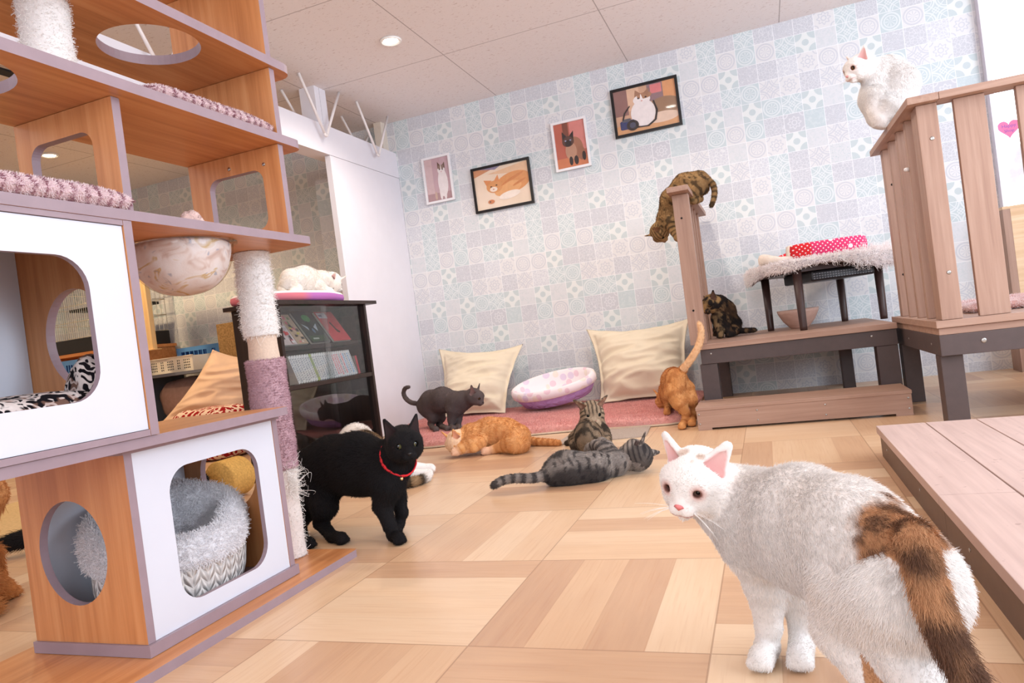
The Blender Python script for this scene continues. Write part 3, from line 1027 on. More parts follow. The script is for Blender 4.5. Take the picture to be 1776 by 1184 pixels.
# raised deck on the right with its fence
ZB, BX, BY = 0.405, 0.563, 2.90
B = thing('raised_deck', 'raised brown deck at the right with dark frame legs', 'deck', (0.95, 3.6, 0))
for i in range(8):
    y0 = BY + 0.012 + i * 0.118
    MB().box(BX + 0.008, y0, ZB - 0.052, 1.79, y0 + 0.1145, ZB - 0.027, bev=0.0015).build('deck_board', M['deck_x'], B)
MB().box(BX, BY, ZB - 0.026, 1.795, 3.855, ZB, bev=0.002).build('deck_board', M['deck_x'], B, label='wide top board with a pale rim')
MB().box(BX + 0.006, BY + 0.008, ZB - 0.128, 1.79, BY + 0.038, ZB - 0.0525, bev=0.002).build('front_rail', M['deck_dark'], B)
MB().box(BX + 0.006, BY + 0.039, ZB - 0.128, BX + 0.036, 3.84, ZB - 0.0525, bev=0.002).build('side_rail', M['deck_dark'], B)
MB().box(BX + 0.037, 3.81, ZB - 0.128, 1.79, 3.84, ZB - 0.0525).build('rear_rail', M['deck_dark'], B)
for x0, x1, y0, y1 in ((BX + 0.008, BX + 0.08, BY + 0.04, BY + 0.12), (BX + 0.008, BX + 0.08, 3.72, 3.80), (1.71, 1.785, BY + 0.04, BY + 0.12), (1.71, 1.785, 3.72, 3.80)):
    MB().box(x0, y0, 0.0, x1, y1, ZB - 0.129, bev=0.002).build('leg', M['deck_dark'], B)
screws([((0.705, BY + 0.0075, ZB - 0.085), (0, -1, 0))], B, M['screw'], 0.009, 'bolt')
screws([((BX + 0.0055, y, ZB - 0.09), (-1, 0, 0)) for y in (3.05, 3.5)], B, r=0.004)

FB = thing('deck_fence', 'tall brown slat fence around the raised deck, carrying the white cat', 'fence', (0.8, 3.1, ZB))
RZ = 1.185
MB().box(0.588, 2.925, ZB + 0.001, 0.655, 3.02, RZ, bev=0.002).build('post', M['deck_z'], FB)
MB().box(0.588, 3.70, ZB + 0.001, 0.650, 3.76, RZ, bev=0.002).build('post', M['deck_z'], FB)
for y0 in (3.15, 3.335, 3.52):
    MB().box(0.588, y0, ZB + 0.001, 0.645, y0 + 0.034, RZ, bev=0.002).build('slat', M['deck_z'], FB)
for x0 in (0.708, 0.897, 1.086, 1.275):
    MB().box(x0, 2.93, ZB + 0.001, x0 + 0.096, 2.955, RZ, bev=0.002).build('slat', M['deck_z'], FB)
MB().box(0.555, 2.885, RZ + 0.001, 0.655, 3.83, RZ + 0.027, bev=0.002).build('top_rail', M['deck_y'], FB)
MB().box(0.656, 2.885, RZ + 0.001, 1.79, 2.985, RZ + 0.027, bev=0.002).build('top_rail', M['deck_x'], FB)
screws([((0.628, 2.9248, z), (0, -1, 0)) for z in (1.06, 0.575)], FB, M['screw'], 0.0075, 'bolt')
screws([((0.612, 3.6998, z), (0, -1, 0)) for z in (1.02, 0.60)], FB, M['dark_hole'], 0.0055, 'screw_hole')
MB().lathe([(0.0, 0.018), (0.006, 0.016), (0.008, 0.010), (0.008, 0.0)], (0, 0, 0), 16, M=Matrix.Translation((0.5875, 3.165, 1.0)) @ Matrix.Rotation(-math.pi / 2, 4, 'Y')).build('white_cap', plain('white_plastic', srgb(240, 240, 240), 0.3, 0.01), FB)

# low deck in the right foreground
L = thing('low_deck', 'low brown floor deck with wide grooved boards, right foreground', 'deck', (0.65, 1.6, 0))
ZL = 0.10
LM = N('worn_composite_board', 0.6, 0.35)
sp = LM.step(LM.noise(LM.coord(), 42.0, 2.0), 0.69, 0.74)
gr = LM.noise(LM.scale(LM.coord(), (60, 3, 1)), 1.0, 3.0)
LMAT = LM.color(LM.mix(LM.m('MULTIPLY', sp, 0.35), LM.ramp(gr, [(0.3, srgb(184, 158, 150)), (0.7, srgb(200, 174, 165))]), srgb(120, 92, 84)))
yj = 1.69
for k, (x0, x1) in enumerate(((0.292, 0.434), (0.438, 0.576), (0.580, 0.720), (0.724, 0.864))):
    for y0, y1 in ((0.35, yj - 0.0015), (yj + 0.0015, 2.585)) if k % 2 == 0 else ((0.35, 1.20), (1.203, 2.585)):
        MB().box(x0, y0, ZL - 0.024, x1, y1, ZL, bev=0.0015).build('deck_board', LMAT, L)
for y0, y1 in ((0.40, 1.688), (1.6895, 2.575)):
    MB().box(0.300, y0, 0.0, 0.326, y1, ZL - 0.0245).build('side_board', M['deck_mid'], L)
MB().box(0.327, 2.549, 0.0, 0.86, 2.575, ZL - 0.0245).build('side_board', M['deck_mid'], L)
screws([((0.2995, y, 0.045), (-1, 0, 0)) for y in (2.45, 1.95, 1.5, 1.0)], L, r=0.004)

# ------------------------------------------------------------------ table on the bench
tc = Vector((0.293, 4.27, 0))
legs = [(0.002, 4.382), (0.164, 3.927), (0.425, 4.54), (0.590, 4.215)]
TB = thing('low_table', 'small dark brown heated table with round legs on the deck bench', 'table', (tc.x, tc.y, ZA))
DKW = plain('dark_brown_turned_wood', srgb(66, 46, 42), 0.4, 0.08, 40)
TZ = 0.715
for x, y in legs:
    x = tc.x + (x - tc.x) * 0.97; y = tc.y + (y - tc.y) * 0.97
    MB().tube([(x, y, ZA + 0.0005), (x, y, ZA + 0.02), (x, y, TZ - 0.001)], [0.018, 0.0185, 0.0235], 20).build('leg', DKW, TB)
ROT = Matrix.Rotation(math.radians(22), 4, 'Z')
TM = Matrix.Translation((tc.x, tc.y, 0)) @ ROT
mb = MB().panel(rr(-0.30, -0.30, 0.30, 0.30, 0.07), [], 0.022, (0, 0, TZ + 0.011), (1, 0, 0), (0, 1, 0), 0, 0)
mb.v = [tuple(TM @ Vector(p)) for p in mb.v]
mb.build('table_top', DKW, TB)
mb = MB().box(-0.27, -0.27, TZ - 0.028, 0.27, 0.27, TZ - 0.0005, M=TM)
mb.build('apron', DKW, TB)
ht = MB().box(-0.15, -0.23, TZ - 0.085, 0.19, 0.12, TZ - 0.0285, M=TM, bev=0.012).build('heater_unit', plain('black_heater_case', srgb(30, 28, 32), 0.35, 0.1, 60), TB)
mb = MB()
for i in range(22):
    for j in range(3):
        mb.box(-0.14 + i * 0.0145, -0.2315, TZ - 0.074 + j * 0.012, -0.131 + i * 0.0145, -0.2302, TZ - 0.068 + j * 0.012, M=TM)
mb.build('grille', plain('grey_grille', srgb(120, 120, 126), 0.4, 0.05), ht)

# shaggy cover draped over the table
CV = thing('shaggy_table_cover', 'shaggy cream cover draped over the heated table', 'table cover', (tc.x, tc.y, TZ))
mb = MB()
nr_, na = 16, 96
def cover_pt(i, k, off):
    a = 2 * math.pi * k / na
    ca, sa = math.cos(a), math.sin(a)
    sq = 1.0 / (abs(ca) ** 5 + abs(sa) ** 5) ** 0.2
    s = i / nr_
    R0 = 0.315 * sq
    hang = 0.022 + 0.05 * max(0, math.sin(a - math.radians(60))) + 0.045 * max(0, math.cos(a + math.radians(32))) + 0.012 * math.sin(5 * a + 0.7)
    if s < 0.8:
        r_, z = R0 * s / 0.8, TZ + 0.0235 + off
    else:
        q = (s - 0.8) / 0.2
        r_, z = R0 + 0.012 * math.sin(q * 1.57) + off, TZ + 0.0235 + off - hang * q
        r_ += 0.006 * math.sin(9 * a) * q
    return TM @ Vector((r_ * ca, r_ * sa, z))
vs, fs = [], []
for off in (0.008, 0.0006):
    for i in range(nr_ + 1):
        for k in range(na):
            vs.append(cover_pt(i, k, off))
S1 = (nr_ + 1) * na
for i in range(nr_):
    for k in range(na):
        a, b = i * na + k, i * na + (k + 1) % na
        fs.append([a, a + na, b + na, b])
        fs.append([S1 + a, S1 + b, S1 + b + na, S1 + a + na])
for k in range(na):
    a, b = nr_ * na + k, nr_ * na + (k + 1) % na
    fs.append([a, S1 + a, S1 + b, b])
mb.add(vs, fs, 0, True)
cvo = mb.build('cover_cloth', plain('cover_backing', srgb(176, 166, 168), 0.9, 0.05, 60, 0.1), CV)
V_, T_ = mesh_np(cvo.data)
outer = (np.arange(len(T_)) >= 0)
selfm = np.array([1.0 if max(t) < S1 else 0.0 for t in T_])
pile_on(cvo, 'shag_pile', 30000, 0.026, 0.0011, lambda P, ti, b: mixc(srgb(252, 246, 244), srgb(242, 228, 226), fbm(P, 40)), lift=0.55, jitter=0.7, curl=0.5, k=4, droop=0.45, seed=31, mask=selfm, lenf=lambda P: 0.6 + 0.6 * np.clip((P[:, 0] - 0.28) / 0.22, 0, 1))

# red dotted pet bed on the table
RB = thing('red_pet_bed', 'red and pink dotted fleece-lined pet bed on the shaggy table cover', 'cat bed', (0.30, 4.2, TZ + 0.033))
n = N('dotted_cotton', 0.75, 0.2)
x, y, z = n.xyz()
gx = n.m('FRACT', n.m('MULTIPLY', n.m('ADD', n.m('ADD', x, n.m('MULTIPLY', y, 0.35)), n.m('MULTIPLY', z, 1.0)), 40.0))
gz = n.m('FRACT', n.m('MULTIPLY', n.m('SUBTRACT', z, n.m('ADD', x, n.m('MULTIPLY', y, 0.35))), 40.0))
dx, dz = n.m('SUBTRACT', gx, 0.5), n.m('SUBTRACT', gz, 0.5)
dot = n.m('SUBTRACT', 1.0, n.step(n.m('SQRT', n.m('ADD', n.m('MULTIPLY', dx, dx), n.m('MULTIPLY', dz, dz))), 0.17, 0.24))
vd = n.vor(n.vec(x, n.m('MULTIPLY', y, 0.4), z), 19.0)
fl_ = n.m('MULTIPLY', n.m('SUBTRACT', 1.0, n.step(vd, 0.24, 0.28)), n.step(vd, 0.08, 0.11))
pat = n.m('MAXIMUM', n.m('MULTIPLY', dot, n.step(vd, 0.30, 0.34)), fl_)
bs = n.mix(n.step(n.m('ADD', x, 0.035), -0.012, 0.0), srgb(222, 44, 52), srgb(226, 62, 112))
RED = n.color(n.mix(pat, bs, srgb(248, 228, 232)))
FLE = plain('cream_fleece', srgb(240, 226, 214), 0.95, 0.04, 80, 0.1, 0.2)
z0 = TZ + 0.042
# wall: a U of padded boards, low open mouth to the left
def pad_wall(path, h, t, name, top=None, mats=None):
    vs, fs = [], []
    n_ = len(path)
    for i in range(n_):
        p = Vector((path[i][0], path[i][1], 0))
        d = Vector((path[min(i + 1, n_ - 1)][0] - path[max(i - 1, 0)][0], path[min(i + 1, n_ - 1)][1] - path[max(i - 1, 0)][1], 0)).normalized()
        s = Vector((d.y, -d.x, 0))
        hh = h * (path[i][2] if len(path[i]) > 2 else 1)
        for (a, b) in ((-.5, 0), (-.62, .25), (-.6, .7), (-.4, .97), (0, 1.02), (.4, .97), (.6, .7), (.62, .25), (.5, 0)):
            vs.append(p + s * (a * t) + Vector((0, 0, z0 + b * hh)))
    K = 9
    for i in range(n_ - 1):
        for k in range(K - 1):
            a = i * K + k
            fs.append([a, a + K, a + K + 1, a + 1])
        fs.append([i * K + K - 1, (i + 1) * K + K - 1, (i + 1) * K, i * K])
    fs.append(list(range(K))); fs.append([(n_ - 1) * K + k for k in range(K)][::-1])
    return MB().add(vs, fs, 0, True).build(name, mats, RB)
path = [(0.165, 4.10, 0.98), (0.19, 4.075, 1), (0.25, 4.06, 1), (0.35, 4.065, 1), (0.45, 4.085, 1), (0.505, 4.11, 1), (0.522, 4.16, 1), (0.51, 4.30, 1), (0.48, 4.37, 1), (0.38, 4.385, 1), (0.20, 4.37, .95), (0.08, 4.35, .55), (0.045, 4.33, .5)]
pad_wall(path, 0.082, 0.028, 'dotted_wall', mats=RED)
pth2 = [(0.148, 4.13, .98), (0.158, 4.108, 1.0), (0.172, 4.098, .98)]
pad_wall(pth2, 0.084, 0.026, 'fleece_trim', mats=FLE)
pth3 = [(0.16, 4.10, .35), (0.10, 4.09, .42), (0.055, 4.12, .62), (0.022, 4.17, .82), (0.016, 4.23, .86), (0.03, 4.28, .7)]
rl = pad_wall(pth3, 0.075, 0.045, 'fleece_roll', mats=FLE)
pile_on(rl, 'fleece_pile', 4000, 0.008, 0.0007, const(srgb(240, 228, 218)), lift=0.8, jitter=0.6, seed=33)
MB().panel([(p[0], p[1]) for p in path], [], 0.012, (0, 0, z0 + 0.007), (1, 0, 0), (0, 1, 0), 0, 0).build('bed_base', FLE, RB)

# wooden bowl under the table
t = thing('wooden_bowl', 'pinkish wooden bowl on the deck bench between the table legs', 'bowl', (0.165, 4.33, ZA))
MB().lathe([(0.0, ZA + 0.0006), (0.045, ZA + 0.0006), (0.05, ZA + 0.004), (0.085, ZA + 0.045), (0.108, ZA + 0.088), (0.113, ZA + 0.108), (0.108, ZA + 0.108), (0.10, ZA + 0.085), (0.075, ZA + 0.042), (0.04, ZA + 0.012), (0.0, ZA + 0.010)], (0.165, 4.33, 0), 48).build('bowl_body', wood('pale_bowl_wood', srgb(196, 156, 142), srgb(206, 168, 152), srgb(216, 180, 164), axis=0, rough=0.5), t)

# pink fluffy mat and plywood box on the raised deck
t = thing('fluffy_mat', 'pink fluffy mat on the raised deck behind the fence slats', 'mat', (0.98, 3.45, ZB))
mt = slab_cushion(0.74, 1.27, 3.18, 3.80, ZB + 0.0008, 0.034).build('mat_pad', plain('mat_ground', srgb(196, 150, 142), 0.95, 0.08, 60, 0.1), t)
pile_on(mt, 'plush_pile', 14000, 0.013, 0.0009, lambda P, ti, b: mixc(srgb(242, 226, 226), srgb(206, 160, 152), (fbm(P, 12, 2) - 0.4) * 3), lift=0.8, jitter=0.6, seed=35)
t = thing('plywood_box', 'pale plywood box with peeling edge under the window, right edge', 'box', (1.62, 4.5, 0))
PLY = wood('plywood', srgb(206, 168, 128), srgb(222, 188, 150), srgb(232, 204, 170), axis=0, rough=0.5)
MB().box(1.250, 4.50, 0.0, 1.285, 4.65, 0.885).build('side_board', M['deck_z'], t)
MB().box(1.2855, 4.50, 0.0, 2.0, 4.515, 0.885).build('front_board', PLY, t)
MB().box(1.250, 4.50, 0.8855, 2.0, 4.65, 0.90).build('top_board', PLY, t)
# ------------------------------------------------------------------ along the back wall
def smooth_poly(pts, sub=6):
    """closed Catmull-Rom through pts"""
    out = []
    n = len(pts)
    for i in range(n):
        p0, p1, p2, p3 = [Vector(pts[(i + k) % n]) for k in (-1, 0, 1, 2)]
        for s in range(sub):
            t = s / sub
            out.append(tuple(0.5 * ((2 * p1) + (-p0 + p2) * t + (2 * p0 - 5 * p1 + 4 * p2 - p3) * t * t + (-p0 + 3 * p1 - 3 * p2 + p3) * t ** 3)))
    return out


MT = thing('plush_mattress', 'long pink plush mattress pad on the floor along the wallpapered wall', 'mattress', (-1.3, 4.05, 0))
outl = smooth_poly([(-2.12, 3.55), (-1.93, 3.44), (-1.70, 3.45), (-1.46, 3.56), (-1.25, 3.60), (-1.0, 3.62), (-0.64, 3.585), (-0.50, 3.60), (-0.455, 3.68), (-0.45, 4.2), (-0.45, 4.62), (-0.52, 4.69), (-1.4, 4.69), (-2.3, 4.69), (-2.40, 4.62), (-2.38, 4.2), (-2.28, 3.8)], 8)
cx = sum(p[0] for p in outl) / len(outl); cy = sum(p[1] for p in outl) / len(outl)
vs, fs = [], []
K = [(1.0, 0.003), (1.004, 0.012), (1.004, 0.026), (0.996, 0.036), (0.98, 0.042), (0.93, 0.045), (0.75, 0.046), (0.5, 0.046), (0.25, 0.046)]
n_ = len(outl)
for s, z in K:
    for p in outl:
        x, y = cx + (p[0] - cx) * s, cy + (p[1] - cy) * s
        vs.append((x, y, z + (0.004 * mnoise.noise(Vector((x * 5, y * 5, 1))) if z > 0.03 else 0)))
for i in range(len(K) - 1):
    for k in range(n_):
        a, b = i * n_ + k, i * n_ + (k + 1) % n_
        fs.append([a, b, b + n_, a + n_])
fs.append([(len(K) - 1) * n_ + k for k in range(n_)])
ms = [1 if i < n_ else 0 for i in range(len(fs))]
pad = MB().add(vs, fs, ms, True).build('mattress_pad', [plain('dusty_pink_plush', srgb(218, 160, 152), 0.95, 0.06, 50, 0.1), plain('beige_piping', srgb(226, 206, 182), 0.8, 0.04, 60)], MT)
V_, T_ = mesh_np(pad.data)
zz = V_[T_].mean(1)[:, 2]
pile_on(pad, 'plush_pile', 90000, 0.010, 0.0012, lambda P, ti, b: mixc(srgb(236, 186, 178), srgb(218, 152, 146), (fbm(P * [1, 3, 1], 14, 2) - 0.2) * 1.6), lift=0.7, jitter=0.5, comb=(0.15, -0.25, 0), seed=41, mask=(zz > 0.02).astype(float))

t = thing('carpet_tile', 'grey carpet tile lying in front of the pink mattress under the sitting tabby', 'mat', (-0.8, 3.4, 0))
MB().panel([(-1.03, 3.225), (-0.60, 3.30), (-0.62, 3.575), (-1.03, 3.58)], [], 0.006, (0, 0, 0.0036), (1, 0, 0), (0, 1, 0), 0, 0).build('carpet_sheet', plain('grey_carpet', srgb(176, 160, 148), 0.95, 0.2, 260, 0.1, 0.4), t)

# big beige floor cushions leaning on the wall
def pillow(name, label, BL, BR, TR, TL, thick, mat, flange=0.09, seed=0, nx=64, tag_parts=True):
    BL, BR, TR, TL = map(Vector, (BL, BR, TR, TL))
    nrm = (BR - BL).cross(TL - BL).normalized()
    base = (BL + BR) / 2
    t = thing(name, label, 'cushion', tuple(base))
    idx, vs, fs = {}, [], []
    for s in (1, -1):
        for i in range(nx + 1):
            for j in range(nx + 1):
                if s < 0 and (i in (0, nx) or j in (0, nx)):
                    idx[s, i, j] = idx[1, i, j]; continue
                u, v = i / nx, j / nx
                p = BL * (1 - u) * (1 - v) + BR * u * (1 - v) + TR * u * v + TL * (1 - u) * v
                cu, cv = 2 * u - 1, 2 * v - 1
                lim = 1 - flange
                bu, bv = min(1, abs(cu) / lim), min(1, abs(cv) / lim)
                e = max(0, (1 - bu ** 2.6)) ** 0.62 * max(0, (1 - bv ** 2.6)) ** 0.62
                # filling sinks towards the bottom
                e *= 1.12 - 0.32 * v
                # hourglass edges
                inw = 0.085 * (1 - cu * cu) * abs(cv) ** 3 * (1 if cv > 0 else 0.4)
                p = p - (TL - BL) * (inw * (1 if cv > 0 else -1)) 
                p = p - (BR - BL) * (0.07 * (1 - cv * cv) * abs(cu) ** 3 * (1 if cu > 0 else -1))
                q = Vector((u * 3.4, v * 5.0, seed))
                wr = mnoise.noise(q) * 0.022 + abs(mnoise.noise(Vector((u * 2.2 + v * 2.0, v * 9.0 - u * 2, seed + 5)))) * -0.050 + 0.010 * math.sin(v * 26 + 5 * mnoise.noise(Vector((u * 3, v * 2, seed)))) * max(0, 0.7 - v) * (0.4 + abs(cu)) + mnoise.noise(q * 3) * 0.004
                # radiating pulls from the corners
                ang = math.atan2(1 - abs(cv), 1 - abs(cu) + 1e-6)
                cd = math.hypot(1 - abs(cu), 1 - abs(cv))
                wr += 0.012 * math.sin(ang * 11 + seed) * math.exp(-cd * 2.2)
                fl = 0.010 * mnoise.noise(Vector((u * 7, v * 7, seed + 9))) * (1 if max(abs(cu), abs(cv)) > lim * 0.96 else 0.0)
                p = p + nrm * (s * (0.002 + thick * 0.5 * e + (wr * (e ** 0.4) if s > 0 else 0)) + fl)
                idx[s, i, j] = len(vs)
                vs.append(p)
    for s in (1, -1):
        for i in range(nx):
            for j in range(nx):
                q = [idx[s, i, j], idx[s, i + 1, j], idx[s, i + 1, j + 1], idx[s, i, j + 1]]
                fs.append(q if s > 0 else q[::-1])
    MB().add(vs, fs, 0, True).build('cushion_cover', mat, t)
    return t


BEI = plain('beige_cotton', srgb(228, 213, 189), 0.85, 0.025, 14, 0.15, 0.0)
pillow('floor_cushion', 'big beige cotton cushion leaning in the left corner behind the grey cat', (-2.17, 4.36, 0.052), (-1.69, 4.33, 0.050), (-1.61, 4.63, 0.485), (-2.26, 4.63, 0.525), 0.27, BEI, seed=1)
pillow('floor_cushion', 'big beige cotton cushion leaning beside the deck bench behind the orange cat', (-1.06, 4.36, 0.050), (-0.475, 4.36, 0.050), (-0.465, 4.63, 0.52), (-1.15, 4.63, 0.53), 0.28, BEI, seed=4)

# lilac oval bed tipped against the wall
PB = thing('lilac_pet_bed', 'lilac quilted oval pet bed with pale printed lining tipped against the wall', 'cat bed', (-1.34, 4.3, 0.05))
R = Matrix.Translation((-1.335, 4.38, 0.112)) @ Matrix.Rotation(math.radians(-6), 4, 'Y') @ Matrix.Rotation(math.radians(16), 4, 'X')
n = N('lilac_quilt', 0.8, 0.2)
q = n.vor(n.coord(), 22.0, 'DISTANCE_TO_EDGE')
n.bump(n.step(q, 0.0, 0.25), 0.5, 0.006)
LIL = n.color(n.ramp(n.noise(n.coord(), 9.0), [(0.3, srgb(178, 140, 196)), (0.7, srgb(196, 158, 212))]))
n = N('spotted_lining', 0.9, 0.1)
v = n.vor(n.coord(), 17.0, 'F1', 'Distance', 0.75)
vc = n.vor(n.coord(), 17.0, 'F1', 'Color', 0.75)
cr = n.xyz(vc)[0]
dotc = n.ramp(cr, [(0.0, srgb(236, 206, 216)), (0.4, srgb(226, 210, 228)), (0.7, srgb(240, 226, 216))], 'CONSTANT')
LIN = n.color(n.mix(n.m('SUBTRACT', 1.0, n.step(v, 0.38, 0.44)), srgb(246, 234, 236), dotc))
OV = (1.0, 0.66)
w1 = MB().lathe([(0.20, 0.0), (0.235, 0.006), (0.262, 0.05), (0.275, 0.088)], (0, 0, 0), 72, *OV, M=R, caps=False)
w1.build('quilted_wall', LIL, PB)
w2 = MB().lathe([(0.274, 0.070), (0.286, 0.072), (0.290, 0.100), (0.284, 0.122), (0.268, 0.130), (0.250, 0.122), (0.240, 0.095), (0.222, 0.045), (0.195, 0.026), (0.0, 0.024)], (0, 0, 0), 72, *OV, M=R, caps=False)
ln_ = w2.build('lining', LIN, PB)

# ------------------------------------------------------------------ framed photographs on the wall
def art(name, w, h, bgs, shapes):
    """printed sheet: background bands plus flat printed shapes, each its own colour"""
    return bgs, shapes


def frame(label, x0, x1, z0, z1, bw, fmat, bg, shapes, tilt=0.0):
    y = D - 0.001
    cx_, cz_ = (x0 + x1) / 2, (z0 + z1) / 2
    t = thing('picture_frame', label, 'picture', (cx_, y, cz_))
    w, h = x1 - x0, z1 - z0
    R4 = Matrix.Translation((cx_, y - 0.012, cz_)) @ Matrix.Rotation(tilt, 4, 'Y') @ Matrix.Rotation(math.pi / 2, 4, 'X')
    def mk(mb, nm, mats, par):
        mb.v = [tuple(R4 @ Vector(p)) for p in mb.v]
        return mb.build(nm, mats, par)
    mk(MB().panel(RECT(-w / 2, -h / 2, w / 2, h / 2), [RECT(-w / 2 + bw, -h / 2 + bw, w / 2 - bw, h / 2 - bw)], 0.018, (0, 0, 0), (1, 0, 0), (0, 1, 0), 0, 0), 'frame', fmat, t)
    W2, H2 = w - 2 * bw, h - 2 * bw
    mb = MB()
    mats = []
    mb.panel(RECT(-W2 / 2, -H2 / 2, W2 / 2, H2 / 2), [], 0.003, (0, 0, -0.004), (1, 0, 0), (0, 1, 0), 0, 0)
    mats.append(plain('print_tone', bg, 0.35, 0.03, 12))
    k = 0
    for col, poly in shapes:
        mats.append(plain('print_tone', col, 0.35, 0.05, 40))
        k += 1
        p = [((a - 0.5) * W2, (b - 0.5) * H2) for a, b in poly]
        p = [(max(-W2 / 2, min(W2 / 2, a)), max(-H2 / 2, min(H2 / 2, b))) for a, b in p]
        mb.panel(p, [], 0.0003, (0, 0, -0.0022 + 0.00022 * k), (1, 0, 0), (0, 1, 0), k, k)
    mk(mb, 'photo_print', mats, t)
    mk(MB().panel(RECT(-W2 / 2, -H2 / 2, W2 / 2, H2 / 2), [], 0.001, (0, 0, 0.0055), (1, 0, 0), (0, 1, 0), 0, 0), 'glazing', GLZ, t)
    return t


GLZ = glass_mat('picture_glass', (1, 1, 1), 0.015, 0.04, 0.99)
WF = plain('white_frame', srgb(238, 236, 238), 0.4, 0.015)
BF = plain('black_frame', srgb(24, 21, 22), 0.35, 0.05)
el = lambda cx, cy, rx, ry, rot=0, n=28: [(cx + rx * math.cos(a) * math.cos(rot) - ry * math.sin(a) * math.sin(rot), cy + rx * math.cos(a) * math.sin(rot) + ry * math.sin(a) * math.cos(rot)) for a in [2 * math.pi * k / n for k in range(n)]]
tri = lambda *p: list(p)
cW, cBr, cDk = srgb(246, 236, 234), srgb(120, 92, 76), srgb(40, 32, 34)
frame('white framed photo of a seated white and brown cat, leftmost of the four pictures', -2.238, -2.010, 1.588, 1.928, 0.016, WF, srgb(206, 172, 178), [
    (srgb(186, 148, 150), RECT(0, 0, 1, 0.18)), (srgb(220, 190, 190), RECT(0, .18, .3, 1)),
    (cW, el(.68, .40, .20, .33)), (cW, el(.56, .17, .06, .16)), (cW, el(.72, .15, .06, .15)), (cW, el(.66, .70, .15, .10)),
    (cBr, tri((.52, .74), (.54, .90), (.66, .80))), (cBr, tri((.70, .80), (.82, .88), (.82, .72))), (srgb(150, 124, 110), el(.66, .77, .12, .055)), (cW, tri((.63, .68), (.66, .86), (.69, .68))),
    (cDk, el(.60, .72, .022, .014)), (cDk, el(.72, .71, .022, .014)), (srgb(220, 150, 150), el(.66, .66, .018, .010)), (srgb(210, 178, 160), el(.35, .12, .05, .10))])
frame('black framed photo of an orange cat lying down, second picture from the left', -1.862, -1.418, 1.452, 1.775, 0.017, BF, srgb(244, 222, 200), [
    (srgb(214, 150, 110), tri((0, .82), (.45, 1), (0, 1))), (srgb(150, 140, 170), tri((.1, 1), (.4, .93), (.5, 1))), (srgb(236, 196, 160), tri((.25, .85), (1, 1), (1, .72))),
    (srgb(226, 156, 98), el(.70, .55, .34, .24, .35)), (srgb(236, 176, 120), el(.60, .42, .26, .16, .3)), (srgb(226, 160, 104), el(.36, .52, .15, .15)), (srgb(226, 150, 96), tri((.22, .56), (.17, .72), (.32, .68))), (srgb(226, 150, 96), tri((.36, .66), (.44, .80), (.46, .62))),
    (srgb(250, 236, 224), el(.62, .26, .2, .09, .2)), (srgb(250, 232, 216), el(.34, .46, .07, .06)), (srgb(216, 140, 86), el(.74, .66, .2, .03, .5)), (srgb(216, 140, 86), el(.62, .6, .16, .025, .6)), (srgb(216, 140, 86), el(.82, .52, .14, .025, .5)),
    (cDk, el(.30, .53, .018, .012)), (cDk, el(.40, .55, .018, .012)), (srgb(200, 110, 100), el(.34, .46, .014, .012)), (srgb(210, 130, 80), el(.27, .17, .06, .05)), (cDk, el(.25, .17, .015, .015))])
frame('white framed photo of a dark faced cat against pink, third picture from the left', -1.233, -0.985, 1.625, 1.962, 0.016, WF, srgb(196, 104, 84), [
    (srgb(222, 140, 132), RECT(.5, .35, 1, 1)), (srgb(130, 72, 56), RECT(.28, .5, .46, 1)), (srgb(214, 130, 90), RECT(0, 0, 1, .22)),
    (srgb(170, 116, 90), el(.60, .40, .28, .26)), (srgb(196, 150, 124), el(.48, .36, .18, .20)), (srgb(160, 108, 84), el(.80, .28, .12, .16)), (cDk, el(.45, .14, .06, .10)), (cDk, el(.62, .14, .07, .10)),
    (srgb(92, 62, 54), el(.42, .58, .19, .12)), (cDk, tri((.24, .62), (.25, .82), (.38, .70))), (cDk, tri((.48, .70), (.62, .80), (.60, .60))), (cDk, el(.42, .54, .10, .07)),
    (srgb(150, 160, 190), el(.34, .60, .03, .018)), (srgb(150, 160, 190), el(.50, .60, .03, .018)), (cDk, el(.88, .2, .06, .1))])
frame('black framed photo of a white cat with a camera, highest and rightmost picture', -0.800, -0.362, 1.762, 2.085, 0.017, BF, srgb(216, 170, 140), [
    (srgb(150, 110, 104), RECT(0, .42, .22, 1)), (srgb(232, 190, 160), RECT(.22, .5, .42, 1)), (srgb(150, 120, 124), RECT(.55, .62, .80, 1)), (srgb(224, 130, 130), RECT(.60, .78, .78, .98)), (srgb(226, 160, 110), RECT(.80, .5, 1, 1)), (srgb(222, 164, 116), RECT(0, 0, 1, .20)),
    (srgb(160, 124, 96), el(.80, .46, .26, .20)), (srgb(236, 206, 184), el(.74, .22, .28, .12)), (cW, el(.45, .40, .20, .30)), (cW, el(.45, .70, .14, .12)), (srgb(180, 132, 100), el(.50, .78, .12, .07)), (cW, tri((.42, .68), (.44, .84), (.48, .68))),
    (srgb(170, 124, 96), tri((.34, .78), (.36, .94), (.45, .83))), (srgb(170, 124, 96), tri((.48, .83), (.58, .93), (.57, .74))), (cDk, el(.40, .74, .016, .018)), (cDk, el(.52, .74, .016, .018)), (srgb(220, 150, 140), el(.45, .67, .014, .012)),
    (srgb(48, 60, 110), rr(.06, .10, .30, .30, .03)), (srgb(90, 90, 100), rr(.10, .27, .24, .34, .02)), (cDk, el(.26, .17, .10, .12)), (srgb(70, 74, 96), el(.26, .17, .05, .065)),
    (cDk, [(.32, .12), (.5, .10), (.62, .2), (.66, .4), (.62, .62), (.645, .62), (.69, .4), (.65, .18), (.52, .07), (.32, .09)]), (cDk, [(.10, .32), (.14, .48), (.24, .62), (.25, .60), (.16, .46), (.125, .32)])])

